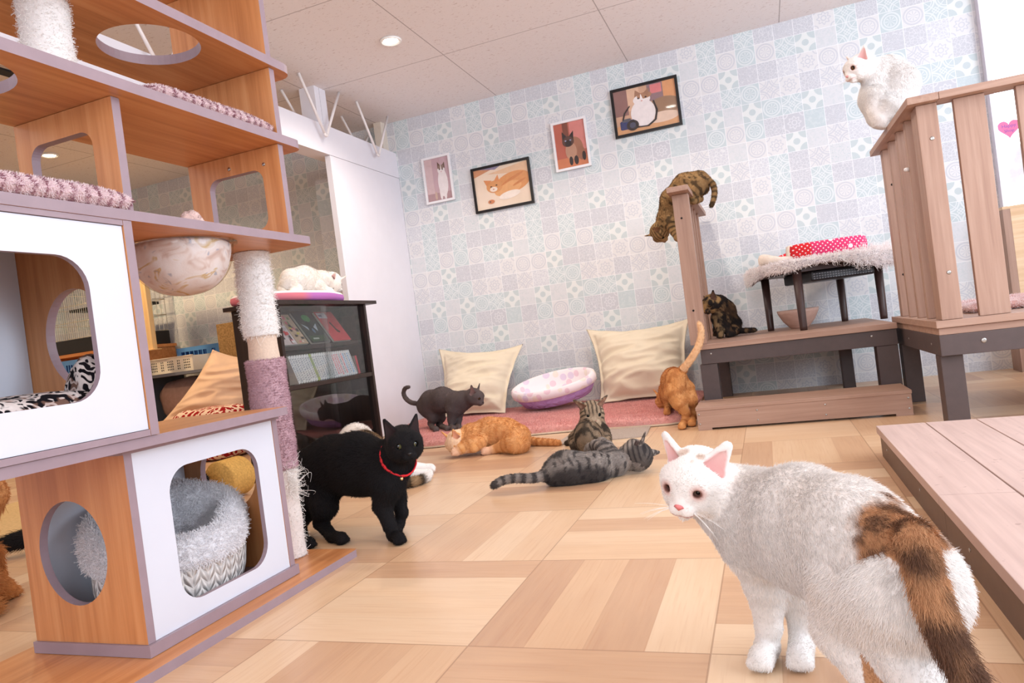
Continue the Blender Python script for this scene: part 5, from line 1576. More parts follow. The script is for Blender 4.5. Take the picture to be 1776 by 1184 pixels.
# ------------------------------------------------------------------ skeletons of the cats: joints (x, y, z, radius) in metres
CATS = {
 'white': dict(
  spine=[(-0.0526, 1.12, 0.2227, 0.074), (0.016, 1.02, 0.238, 0.079), (0.064, 0.93, 0.243, 0.075), (0.0945, 0.86, 0.2448, 0.062)],
  neck=[(-0.1195, 1.165, 0.2616, 0.04), (-0.089, 1.155, 0.2423, 0.05), (-0.0522, 1.13, 0.2269, 0.066)],
  head=((-0.1354, 1.11, 0.2906), (-0.322, -0.932, -0.163), (0.107, -0.21, 0.972), 1.01),
  fl=[(-0.0526, 1.12, 0.1809, 0.046), (-0.0526, 1.125, 0.1257, 0.03), (-0.0552, 1.135, 0.0542, 0.0185), (-0.0612, 1.14, 0.0183, 0.0165), (-0.0689, 1.1106, 0.0175, 0.0175)],
  fr=[(-0.0123, 1.15, 0.1658, 0.042), (-0.007, 1.16, 0.0942, 0.027), (-0.0073, 1.165, 0.033, 0.018), (-0.0117, 1.1471, 0.0165, 0.0165), (-0.0146, 1.1164, 0.0175, 0.0175)],
  hl=[(0.0769, 0.89, 0.2074, 0.062), (0.0513, 0.925, 0.1479, 0.045), (0.0684, 0.86, 0.1047, 0.023), (0.063, 0.87, 0.0295, 0.0175), (0.0447, 0.8469, 0.0185, 0.0185)],
  hr=[(0.1048, 0.835, 0.2224, 0.058), (0.1014, 0.865, 0.1621, 0.042), (0.1012, 0.8, 0.1257, 0.023), (0.0964, 0.815, 0.0471, 0.0175), (0.0853, 0.8214, 0.0185, 0.0185)],
  tail=[(0.1124, 0.8, 0.2925, 0.0165), (0.1119, 0.765, 0.2726, 0.015), (0.1147, 0.745, 0.2441, 0.0145), (0.1224, 0.735, 0.2132, 0.0135), (0.1345, 0.725, 0.1759, 0.0125), (0.1472, 0.72, 0.14, 0.01)],
 ),
 'black': dict(
  spine=[(-1.1367, 1.83, 0.2078, 0.08), (-1.2346, 1.86, 0.2211, 0.09), (-1.3399, 1.89, 0.2172, 0.086), (-1.4388, 1.9, 0.1944, 0.08)],
  neck=[(-1.0654, 1.835, 0.2545, 0.042), (-1.0917, 1.84, 0.2291, 0.053), (-1.1349, 1.84, 0.2054, 0.068)],
  head=((-1.0146, 1.775, 0.2831), (0.638, -0.767, -0.067), (0, 0, 1), 1.08),
  fl=[(-1.1024, 1.8, 0.161, 0.046), (-1.1267, 1.8, 0.1036, 0.028), (-1.1064, 1.79, 0.044, 0.0185), (-1.0987, 1.7897, 0.0165, 0.0165), (-1.0629, 1.757, 0.0175, 0.0175)],
  fr=[(-1.1342, 1.88, 0.15, 0.04), (-1.1345, 1.9, 0.1019, 0.027), (-1.1195, 1.89, 0.0555, 0.018), (-1.1316, 1.885, 0.0233, 0.016), (-1.1197, 1.8476, 0.0165, 0.0165)],
  hl=[(-1.3973, 1.88, 0.1409, 0.062), (-1.3627, 1.84, 0.0984, 0.042), (-1.3985, 1.86, 0.0425, 0.022), (-1.3137, 1.7937, 0.017, 0.017), (-1.268, 1.772, 0.0175, 0.0175)],
  hr=[(-1.4629, 1.92, 0.1339, 0.055), (-1.4655, 1.9, 0.0821, 0.036), (-1.502, 1.89, 0.0331, 0.021), (-1.3916, 1.7564, 0.0165, 0.0165), (-1.3579, 1.7363, 0.017, 0.017)],
  tail=[(-1.535, 1.95, 0.2274, 0.017), (-1.5908, 1.98, 0.1247, 0.015), (-1.6497, 2.02, 0.0254, 0.0145), (-1.5397, 1.8843, 0.013, 0.013)],
 ),
 'grey': dict(
  spine=[(-1.7822, 3.82, 0.1982, 0.06), (-1.9016, 3.86, 0.2213, 0.072), (-2.0024, 3.9, 0.2073, 0.071), (-2.0556, 3.92, 0.1876, 0.06)],
  neck=[(-1.6874, 3.8, 0.2199, 0.036), (-1.734, 3.81, 0.2125, 0.048), (-1.7822, 3.82, 0.1982, 0.06)],
  head=((-1.6563, 3.79, 0.2251), (0.92, -0.217, -0.328), (0, 0, 1), 1.0),
  fl=[(-1.8135, 3.8, 0.1551, 0.042), (-1.8327, 3.8, 0.1012, 0.023), (-1.8381, 3.8, 0.0633, 0.0165), (-1.7738, 3.6933, 0.0625, 0.0165)],
  fr=[(-1.8078, 3.86, 0.146, 0.036), (-1.8158, 3.86, 0.0904, 0.021), (-1.7849, 3.783, 0.062, 0.016), (-1.7244, 3.6738, 0.062, 0.016)],
  hl=[(-2.0175, 3.9, 0.1582, 0.055), (-1.9898, 3.88, 0.1157, 0.035), (-2.0354, 3.92, 0.077, 0.0185), (-1.9823, 3.8334, 0.062, 0.016), (-1.9103, 3.7352, 0.0625, 0.0165)],
  hr=[(-1.9875, 3.95, 0.1484, 0.048), (-1.9729, 3.94, 0.1051, 0.031), (-2.0031, 3.965, 0.0635, 0.0175), (-1.9047, 3.8183, 0.062, 0.016), (-1.8277, 3.7209, 0.062, 0.016)],
  tail=[(-2.0855, 3.92, 0.2048, 0.0145), (-2.1544, 3.93, 0.2169, 0.014), (-2.197, 3.94, 0.2452, 0.0135), (-2.208, 3.94, 0.2832, 0.0125), (-2.1858, 3.93, 0.3117, 0.0115), (-2.1548, 3.92, 0.3171, 0.01)],
 ),
 'orange_lying': dict(
  spine=[(-1.4233, 3.1801, 0.0848, 0.062), (-1.3516, 3.2184, 0.0871, 0.071), (-1.2752, 3.2391, 0.072, 0.072), (-1.2018, 3.2008, 0.062, 0.062)],
  neck=[(-1.4841, 3.142, 0.0674, 0.042), (-1.445, 3.1706, 0.0795, 0.056)],
  head=((-1.5044, 3.1324, 0.0706), (-0.208, -0.752, -0.625), (-0.338, -0.675, 0.656), 1.0),
  fl=[(-1.412, 3.1037, 0.0638, 0.034), (-1.447, 3.0799, 0.0455, 0.022), (-1.4753, 3.0703, 0.0324, 0.018)],
  fr=[(-1.3722, 3.1228, 0.0574, 0.032), (-1.3927, 3.0942, 0.0419, 0.021), (-1.4592, 3.0894, 0.0332, 0.0175)],
  hl=[(-1.1702, 3.0845, 0.056, 0.056), (-1.2387, 3.1279, 0.036, 0.036), (-1.3005, 3.1276, 0.0207, 0.02), (-1.3374, 3.1133, 0.0176, 0.0175)],
  hr=[(-1.1604, 3.1102, 0.045, 0.045), (-1.208, 3.1607, 0.022, 0.022), (-1.2475, 3.1764, 0.016, 0.016)],
  tail=[(-1.1899, 3.2756, 0.0303, 0.019), (-1.1337, 3.2661, 0.0195, 0.018), (-1.0668, 3.2417, 0.0165, 0.0165), (-1.0075, 3.2179, 0.014, 0.014)],
 ),
 'tabby_sit': dict(
  spine=[(-0.7896, 3.0732, 0.1097, 0.052), (-0.8093, 3.1028, 0.0747, 0.064), (-0.7867, 2.9653, 0.074, 0.074)],
  neck=[(-0.7874, 3.0781, 0.135, 0.04), (-0.7909, 3.0732, 0.0994, 0.048)],
  chest=[(-0.7788, 3.0436, 0.0982, 0.042), (-0.7865, 3.0436, 0.0599, 0.04)],
  head=((-0.7753, 3.0338, 0.1667), (0.358, -0.911, -0.203), (0, 0, 1), 1.06),
  fl=[(-0.8234, 3.0239, 0.0843, 0.032), (-0.8258, 3.0141, 0.0474, 0.021), (-0.8227, 3.0092, 0.0224, 0.0165)],
  fr=[(-0.7447, 3.0239, 0.0835, 0.032), (-0.737, 3.0141, 0.0462, 0.021), (-0.7365, 3.0092, 0.0216, 0.0165)],
  hl=[(-0.8588, 3.0484, 0.046, 0.046), (-0.8626, 3.024, 0.03, 0.03), (-0.8645, 3.0247, 0.017, 0.017)],
  hr=[(-0.7494, 3.0451, 0.044, 0.044), (-0.7287, 3.013, 0.028, 0.028), (-0.7229, 3.015, 0.017, 0.017)],
  tail=[(-0.8471, 3.1477, 0.016, 0.016), (-0.9125, 3.2065, 0.015, 0.015), (-0.9546, 3.2036, 0.013, 0.013)],
 ),
 'tabby_lie': dict(
  spine=[(-0.5932, 2.483, 0.0457, 0.044), (-0.64, 2.4281, 0.048, 0.048), (-0.7083, 2.4066, 0.0526, 0.051), (-0.7653, 2.3875, 0.0518, 0.046)],
  neck=[(-0.5327, 2.526, 0.054, 0.033), (-0.5629, 2.5021, 0.0482, 0.04)],
  head=((-0.5041, 2.5403, 0.0662), (-0.633, 0.585, 0.507), (0.756, 0.334, 0.563), 1.04),
  fl=[(-0.6209, 2.5594, 0.059, 0.032), (-0.6455, 2.5976, 0.0879, 0.023), (-0.6737, 2.6262, 0.0954, 0.0185), (-0.7006, 2.6454, 0.0824, 0.0175)],
  fr=[(-0.6031, 2.5785, 0.0583, 0.03), (-0.6297, 2.6358, 0.0839, 0.021), (-0.6593, 2.674, 0.0967, 0.0175)],
  hl=[(-0.7461, 2.4161, 0.0631, 0.055), (-0.7642, 2.5498, 0.0392, 0.03), (-0.7455, 2.6262, 0.0214, 0.018)],
  hr=[(-0.781, 2.4069, 0.042, 0.042), (-0.7681, 2.4925, 0.026, 0.026), (-0.7522, 2.5282, 0.017, 0.017)],
  tail=[(-0.7993, 2.3684, 0.0456, 0.0175), (-0.8469, 2.3398, 0.0424, 0.0155), (-0.896, 2.3206, 0.0495, 0.0145), (-0.9457, 2.3111, 0.0461, 0.0138), (-0.977, 2.3016, 0.0335, 0.012)],
 ),
 'orange_stand': dict(
  spine=[(-0.5282, 3.85, 0.1602, 0.064), (-0.4952, 3.72, 0.1992, 0.074), (-0.4667, 3.6, 0.218, 0.067)],
  neck=[(-0.5724, 3.9, 0.1076, 0.04), (-0.549, 3.87, 0.1377, 0.055)],
  head=((-0.5851, 3.93, 0.0888), (-0.609, 0.542, -0.579), (0, 0, 1), 1.0),
  fl=[(-0.5473, 3.83, 0.111, 0.032), (-0.5593, 3.83, 0.0651, 0.0185), (-0.5381, 3.6422, 0.0625, 0.0165)],
  fr=[(-0.4905, 3.86, 0.102, 0.032), (-0.4807, 3.7845, 0.0645, 0.0185), (-0.4594, 3.6165, 0.0625, 0.0165)],
  hl=[(-0.4768, 3.56, 0.1681, 0.052), (-0.4583, 3.54, 0.1168, 0.037), (-0.4326, 3.55, 0.0612, 0.02), (-0.4454, 3.54, 0.0177, 0.0165), (-0.4453, 3.4364, 0.0175, 0.0175)],
  hr=[(-0.4322, 3.62, 0.1684, 0.05), (-0.4103, 3.6, 0.122, 0.034), (-0.3973, 3.64, 0.0744, 0.02), (-0.4076, 3.63, 0.0296, 0.0165), (-0.4055, 3.5035, 0.0175, 0.0175)],
  tail=[(-0.4217, 3.57, 0.2775, 0.0175), (-0.3871, 3.55, 0.3129, 0.0165), (-0.3499, 3.54, 0.3581, 0.0155), (-0.3218, 3.54, 0.406, 0.0145), (-0.3101, 3.54, 0.4557, 0.013), (-0.3141, 3.54, 0.4903, 0.011)],
 ),
 'tabby_rail': dict(
  spine=[(-0.4378, 3.86, 1.0803, 0.05), (-0.4007, 3.87, 1.165, 0.056), (-0.3268, 3.88, 1.2299, 0.057), (-0.2533, 3.88, 1.24, 0.052)],
  neck=[(-0.4738, 3.86, 1.0149, 0.036), (-0.4476, 3.86, 1.0509, 0.046)],
  head=((-0.4912, 3.86, 0.9992), (0.264, -0.302, -0.916), (-0.748, -0.603, 0.278), 0.92),
  fl=[(-0.4189, 3.9, 1.0502, 0.032), (-0.4057, 3.92, 1.0027, 0.021), (-0.3898, 3.93, 0.9662, 0.0165)],
  fr=[(-0.4174, 3.82, 1.0319, 0.03), (-0.4058, 3.8, 0.9849, 0.02), (-0.3903, 3.78, 0.9468, 0.0165)],
  hl=[(-0.2652, 3.86, 1.2023, 0.044), (-0.3031, 3.84, 1.1699, 0.03), (-0.2701, 3.86, 1.1389, 0.018), (-0.2901, 3.84, 1.1307, 0.016)],
  hr=[(-0.2491, 3.92, 1.2054, 0.042), (-0.2772, 3.93, 1.1812, 0.028), (-0.2641, 3.95, 1.1534, 0.017), (-0.2817, 3.93, 1.1446, 0.016)],
  tail=[(-0.2123, 3.88, 1.235, 0.0155), (-0.1885, 3.88, 1.2119, 0.0145), (-0.1814, 3.88, 1.1738, 0.0135), (-0.189, 3.87, 1.131, 0.0125), (-0.2049, 3.87, 1.0974, 0.011)],
 ),
 'tortie': dict(
  spine=[(-0.2483, 4.2, 0.5698, 0.056), (-0.2235, 4.24, 0.5293, 0.064), (-0.2238, 4.28, 0.4645, 0.064)],
  neck=[(-0.2763, 4.17, 0.587, 0.042), (-0.254, 4.19, 0.5706, 0.052)],
  head=((-0.2965, 4.14, 0.5865), (-0.426, -0.833, -0.353), (0, 0, 1), 1.0),
  fl=[(-0.2704, 4.16, 0.5002, 0.032), (-0.2601, 4.13, 0.4404, 0.02), (-0.2576, 4.12, 0.4044, 0.0165)],
  fr=[(-0.2316, 4.17, 0.485, 0.032), (-0.2182, 4.15, 0.4311, 0.02), (-0.2116, 4.1324, 0.4015, 0.0165)],
  hl=[(-0.1883, 4.25, 0.454, 0.048), (-0.1842, 4.21, 0.4214, 0.03), (-0.1969, 4.1555, 0.402, 0.017)],
  hr=[(-0.2634, 4.34, 0.4611, 0.048), (-0.2794, 4.32, 0.4294, 0.03), (-0.2889, 4.28, 0.4116, 0.017)],
  tail=[(-0.1671, 4.24, 0.4149, 0.0145), (-0.1265, 4.24, 0.4098, 0.0135), (-0.0799, 4.25, 0.4069, 0.012)],
 ),
 'white_rail': dict(
  spine=[(0.5599, 3.4, 1.4569, 0.052), (0.6047, 3.42, 1.4568, 0.062), (0.6356, 3.4, 1.3889, 0.072), (0.6023, 3.38, 1.313, 0.076)],
  neck=[(0.5187, 3.385, 1.4823, 0.038), (0.5502, 3.4, 1.4692, 0.05)],
  chest=[(0.537, 3.38, 1.4146, 0.045), (0.526, 3.37, 1.348, 0.048), (0.5356, 3.37, 1.277, 0.044)],
  head=((0.4889, 3.37, 1.4901), (-0.827, -0.513, -0.231), (0, 0, 1), 1.14),
  fl=[(0.5282, 3.4, 1.3731, 0.034), (0.5245, 3.42, 1.3171, 0.022), (0.5359, 3.42, 1.2596, 0.0175)],
  fr=[(0.5258, 3.33, 1.3541, 0.034), (0.5186, 3.33, 1.2902, 0.022), (0.5355, 3.34, 1.2354, 0.0175)],
  hl=[(0.5816, 3.33, 1.2925, 0.052), (0.5406, 3.33, 1.2536, 0.032), (0.5498, 3.34, 1.2273, 0.0175)],
  hr=[(0.6209, 3.46, 1.3301, 0.05), (0.5938, 3.48, 1.3014, 0.03), (0.6028, 3.48, 1.2817, 0.0175)],
  tail=[(0.6427, 3.36, 1.2788, 0.016), (0.6494, 3.32, 1.2477, 0.014), (0.6195, 3.28, 1.2279, 0.012)],
 ),
 'spotted': dict(
  spine=[(-2.27, 3.2813, 0.9877, 0.054), (-2.27, 3.1642, 0.9935, 0.063), (-2.28, 3.0544, 0.9854, 0.06)],
  neck=[(-2.26, 3.3808, 0.9859, 0.04), (-2.265, 3.3233, 0.9914, 0.05)],
  head=((-2.25, 3.3811, 0.9779), (0.351, -0.258, -0.9), (0.908, -0.097, 0.408), 0.98),
  fl=[(-2.22, 3.2178, 0.9471, 0.03), (-2.21, 3.242, 0.9305, 0.02), (-2.2, 3.2633, 0.9231, 0.0165)],
  fr=[(-2.3, 3.3563, 0.9652, 0.028), (-2.3, 3.4373, 0.9537, 0.0185), (-2.29, 3.4849, 0.9499, 0.016)],
  hl=[(-2.22, 2.9554, 0.95, 0.045), (-2.2, 2.9843, 0.9272, 0.026), (-2.19, 2.936, 0.9133, 0.017)],
  hr=[(-2.33, 3.1031, 0.976, 0.045), (-2.34, 3.1762, 0.9606, 0.026), (-2.34, 3.1391, 0.9475, 0.017)],
  tail=[(-2.28, 2.9693, 0.9533, 0.015), (-2.24, 2.9048, 0.9286, 0.013), (-2.21, 2.8905, 0.9154, 0.011)],
 ),
 'calico': dict(
  spine=[(-2.0, 2.98, 0.115, 0.088), (-1.9, 2.88, 0.128, 0.098), (-1.78, 2.78, 0.105, 0.088), (-1.66, 2.7, 0.078, 0.068)],
  neck=[(-2.06, 3.12, 0.095, 0.046), (-2.03, 3.04, 0.105, 0.065)],
  head=((-2.07, 3.18, 0.085), (-0.913, 0.345, 0.22), (0, 0, 1), 1.0),
  fl=[(-2.05, 2.98, 0.05, 0.034), (-2.09, 3.0, 0.024, 0.021), (-2.1, 3.06, 0.019, 0.017)],
  fr=[(-1.97, 3.04, 0.045, 0.032), (-1.95, 3.1, 0.024, 0.021), (-1.95, 3.16, 0.019, 0.017)],
  hl=[(-1.66, 2.66, 0.062, 0.058), (-1.58, 2.58, 0.046, 0.042), (-1.5, 2.6, 0.03, 0.025), (-1.42, 2.64, 0.022, 0.018)],
  hr=[(-1.62, 2.72, 0.06, 0.052), (-1.54, 2.7, 0.036, 0.034), (-1.46, 2.74, 0.024, 0.019)],
  tail=[(-1.62, 2.6, 0.035, 0.022), (-1.56, 2.5, 0.024, 0.021), (-1.48, 2.46, 0.022, 0.02), (-1.41, 2.49, 0.022, 0.019), (-1.385, 2.56, 0.021, 0.0175), (-1.4, 2.61, 0.02, 0.014)],
 ),
 'orange_edge': dict(
  spine=[(-2.09, 1.25, 0.205, 0.062), (-2.095, 1.23, 0.145, 0.076), (-2.1, 1.2, 0.085, 0.08)],
  neck=[(-2.13, 1.33, 0.27, 0.046), (-2.1, 1.27, 0.225, 0.058)],
  head=((-2.15, 1.36, 0.295), (-0.979, 0.172, 0.108), (0, 0, 1), 1.0),
  fl=[(-2.16, 1.29, 0.13, 0.03), (-2.18, 1.3, 0.07, 0.02), (-2.19, 1.31, 0.018, 0.0175)],
  fr=[(-2.12, 1.33, 0.13, 0.03), (-2.13, 1.35, 0.07, 0.02), (-2.14, 1.36, 0.018, 0.0175)],
  hl=[(-2.15, 1.16, 0.07, 0.05), (-2.18, 1.2, 0.04, 0.03), (-2.21, 1.24, 0.018, 0.0175)],
  hr=[(-2.05, 1.25, 0.07, 0.05), (-2.06, 1.31, 0.04, 0.03), (-2.08, 1.35, 0.018, 0.0175)],
  tail=[(-2.06, 1.14, 0.035, 0.024), (-2.0, 1.13, 0.028, 0.024), (-1.96, 1.16, 0.026, 0.022), (-1.96, 1.22, 0.026, 0.018)],
 ),
 'black_fluffy': dict(
  spine=[(-2.4, 2.14, 0.085, 0.075), (-2.48, 2.04, 0.09, 0.082), (-2.55, 1.94, 0.085, 0.075)],
  neck=[(-2.34, 2.24, 0.1, 0.045), (-2.37, 2.18, 0.09, 0.06)],
  head=((-2.32, 2.29, 0.11), (0.333, 0.939, -0.088), (0, 0, 1), 1.0),
  fl=[(-2.34, 2.1, 0.05, 0.03), (-2.29, 2.14, 0.024, 0.021), (-2.26, 2.19, 0.018, 0.0175)],
  fr=[(-2.42, 2.18, 0.05, 0.03), (-2.42, 2.24, 0.024, 0.021), (-2.4, 2.3, 0.018, 0.0175)],
  hl=[(-2.5, 1.9, 0.06, 0.05), (-2.43, 1.9, 0.03, 0.028), (-2.38, 1.94, 0.018, 0.0175)],
  hr=[(-2.58, 1.98, 0.06, 0.05), (-2.58, 2.06, 0.03, 0.028), (-2.55, 2.1, 0.018, 0.0175)],
  tail=[(-2.56, 1.86, 0.07, 0.028), (-2.56, 1.79, 0.062, 0.03), (-2.585, 1.735, 0.055, 0.028), (-2.625, 1.7, 0.05, 0.022), (-2.67, 1.68, 0.048, 0.012)],
 ),
}
# ------------------------------------------------------------------ cats: one smooth skin per cat, grown over its skeleton
def v3(a): return np.asarray(a, float)


class Field:
    """blended distance field on a grid, turned into one closed surface"""

    def __init__(self, lo, hi, vox):
        self.vox = vox
        self.lo = np.floor(np.asarray(lo) / vox) * vox
        self.n = np.ceil((np.asarray(hi) - self.lo) / vox).astype(int) + 1
        self.d = np.full(self.n, 1.0, np.float32)
        self.prims = []

    def block(self, lo, hi):
        a = np.clip(np.floor((lo - self.lo) / self.vox).astype(int), 0, self.n - 1)
        b = np.clip(np.ceil((hi - self.lo) / self.vox).astype(int) + 1, 1, self.n)
        sl = tuple(slice(x, y) for x, y in zip(a, b))
        ax = [self.lo[i] + np.arange(a[i], b[i]) * self.vox for i in range(3)]
        P = np.stack(np.meshgrid(*ax, indexing='ij'), -1)
        return sl, P

    def blend(self, sl, d, k):
        c = self.d[sl]
        if k > 0:
            h = np.clip(0.5 + 0.5 * (c - d) / k, 0, 1)
            self.d[sl] = c * (1 - h) + d * h - k * h * (1 - h)
        else:
            self.d[sl] = np.minimum(c, d)

    def cone(self, a, b, ra, rb, k, tag, lat=None, f=1.0, t0=0.0, t1=1.0, dirv=None):
        a, b = v3(a), v3(b)
        m = max(ra, rb) * max(1.0, f) + k * 2 + 0.008
        sl, P = self.block(np.minimum(a, b) - m, np.maximum(a, b) + m)
        self.blend(sl, self.dcone(P, a, b, ra, rb, lat, f)[0], k)
        self.prims.append((tag, a, b, ra, rb, lat, f, t0, t1))

    @staticmethod
    def dcone(P, a, b, ra, rb, lat, f):
        ba = b - a
        L2 = max(float(ba @ ba), 1e-9)
        h = np.clip(((P - a) @ ba) / L2, 0, 1)
        q = P - a - h[..., None] * ba
        if lat is not None:
            q = q + lat * ((q @ lat) * (1 / f - 1))[..., None]
        return np.linalg.norm(q, axis=-1) - (ra + (rb - ra) * h), h

    def carve(self, fn, lo, hi, k):
        sl, P = self.block(lo, hi)
        d = -fn(P)
        c = self.d[sl]
        h = np.clip(0.5 - 0.5 * (c - d) / k, 0, 1)
        self.d[sl] = c * (1 - h) + d * h + k * h * (1 - h)

    def mesh(self):
        d = self.d
        ins = d < 0
        c = [ins[i:self.n[0] - 1 + i, j:self.n[1] - 1 + j, k:self.n[2] - 1 + k] for i in (0, 1) for j in (0, 1) for k in (0, 1)]
        s = sum(x.astype(np.int8) for x in c)
        act = (s > 0) & (s < 8)
        idx = np.argwhere(act)
        vid = np.full(act.shape, -1, np.int64)
        vid[act] = np.arange(len(idx))
        acc = np.zeros((len(idx), 3)); cnt = np.zeros(len(idx))
        for ax in range(3):
            o = [a for a in range(3) if a != ax]
            for i in (0, 1):
                for j in (0, 1):
                    p0 = idx.copy(); p0[:, o[0]] += i; p0[:, o[1]] += j
                    p1 = p0.copy(); p1[:, ax] += 1
                    d0 = d[p0[:, 0], p0[:, 1], p0[:, 2]].astype(float); d1 = d[p1[:, 0], p1[:, 1], p1[:, 2]].astype(float)
                    m = (d0 < 0) != (d1 < 0)
                    t = np.where(m, d0 / np.where(m, d0 - d1, 1), 0)
                    q = p0.astype(float); q[:, ax] += t
                    acc[m] += q[m]; cnt[m] += 1
        V = self.lo + acc / cnt[:, None] * self.vox
        F = []
        for ax in range(3):
            o0, o1 = (ax + 1) % 3, (ax + 2) % 3
            sl0 = [slice(1, self.n[a] - 1) for a in range(3)]; sl1 = list(sl0)
            sl0[ax] = slice(0, self.n[ax] - 1); sl1[ax] = slice(1, self.n[ax])
            A, B = ins[tuple(sl0)], ins[tuple(sl1)]
            for flip, mm in ((False, A & ~B), (True, ~A & B)):
                g = np.argwhere(mm)
                g = g + np.array([0 if a == ax else 1 for a in range(3)])
                def vv(i, j):
                    h = g.copy(); h[:, o0] -= i; h[:, o1] -= j
                    return vid[h[:, 0], h[:, 1], h[:, 2]]
                q = np.stack([vv(1, 1), vv(0, 1), vv(0, 0), vv(1, 0)], 1)
                F.append(q[:, ::-1] if flip else q)
        F = np.concatenate(F)
        F = F[(F >= 0).all(1)]
        # relax the surface slightly
        E = np.concatenate([F[:, [0, 1]], F[:, [1, 2]], F[:, [2, 3]], F[:, [3, 0]]])
        for lam in (0.5, -0.52, 0.5):
            sm = np.zeros_like(V); ct = np.zeros(len(V))
            np.add.at(sm, E[:, 0], V[E[:, 1]]); np.add.at(ct, E[:, 0], 1)
            np.add.at(sm, E[:, 1], V[E[:, 0]]); np.add.at(ct, E[:, 1], 1)
            V = V + lam * (sm / ct[:, None] - V)
        return V, F

    def nearest(self, V):
        best = np.full(len(V), 9.0); tag = np.zeros(len(V), int); T = np.zeros(len(V)); dirs = np.zeros((len(V), 3))
        names = []
        for (tg, a, b, ra, rb, lat, f, t0, t1) in self.prims:
            if tg not in names: names.append(tg)
            dd, h = self.dcone(V, a, b, ra, rb, lat, f)
            m = dd < best
            best[m] = dd[m]; tag[m] = names.index(tg); T[m] = (t0 + (t1 - t0) * h)[m]
            u = b - a
            dirs[m] = u / max(np.linalg.norm(u), 1e-9)
        return np.array(names)[tag], T, dirs


def unit(a):
    a = v3(a)
    return a / np.linalg.norm(a)


EYE_WHITE = None
PUP = plain('eye_pupil', srgb(10, 9, 10), 0.08, 0.02, 30, 0.8)


def eye_mesh(name, c, gaze, r, iris, parent, slit=0.45, squash=1.0, roll=0.0):
    """eyeball with iris and pupil"""
    s, t, g = frame_of(gaze, (0, 0, 1))
    s, t = s * math.cos(roll) + t * math.sin(roll), t * math.cos(roll) - s * math.sin(roll)
    mb = MB()
    n, m = 28, 18
    vs, fs, ms = [], [], []
    for i in range(m + 1):
        th = math.pi * i / m
        for k in range(n):
            a = 2 * math.pi * k / n
            vs.append(Vector(c) + (s * math.cos(a) * math.sin(th) + t * (math.sin(a) * math.sin(th) * squash) + g * math.cos(th)) * r)
    for i in range(m):
        for k in range(n):
            p, q = i * n + k, i * n + (k + 1) % n
            fs.append([p, p + n, q + n, q])
            th = math.pi * (i + .5) / m; a = 2 * math.pi * (k + .5) / n
            x, y = math.cos(a) * math.sin(th) / slit, math.sin(a) * math.sin(th)
            ms.append(1 if th < 1.5 and x * x + y * y < 0.36 else (0 if th < 1.12 else 1))
    mb.add(vs, fs, ms, True)
    return mb.build(name, [iris, PUP], parent)


SKIN = attr_mat('cat_coat', 0.85, 0.15)
HAIR = attr_mat('cat_hair', 0.75, 0.25)


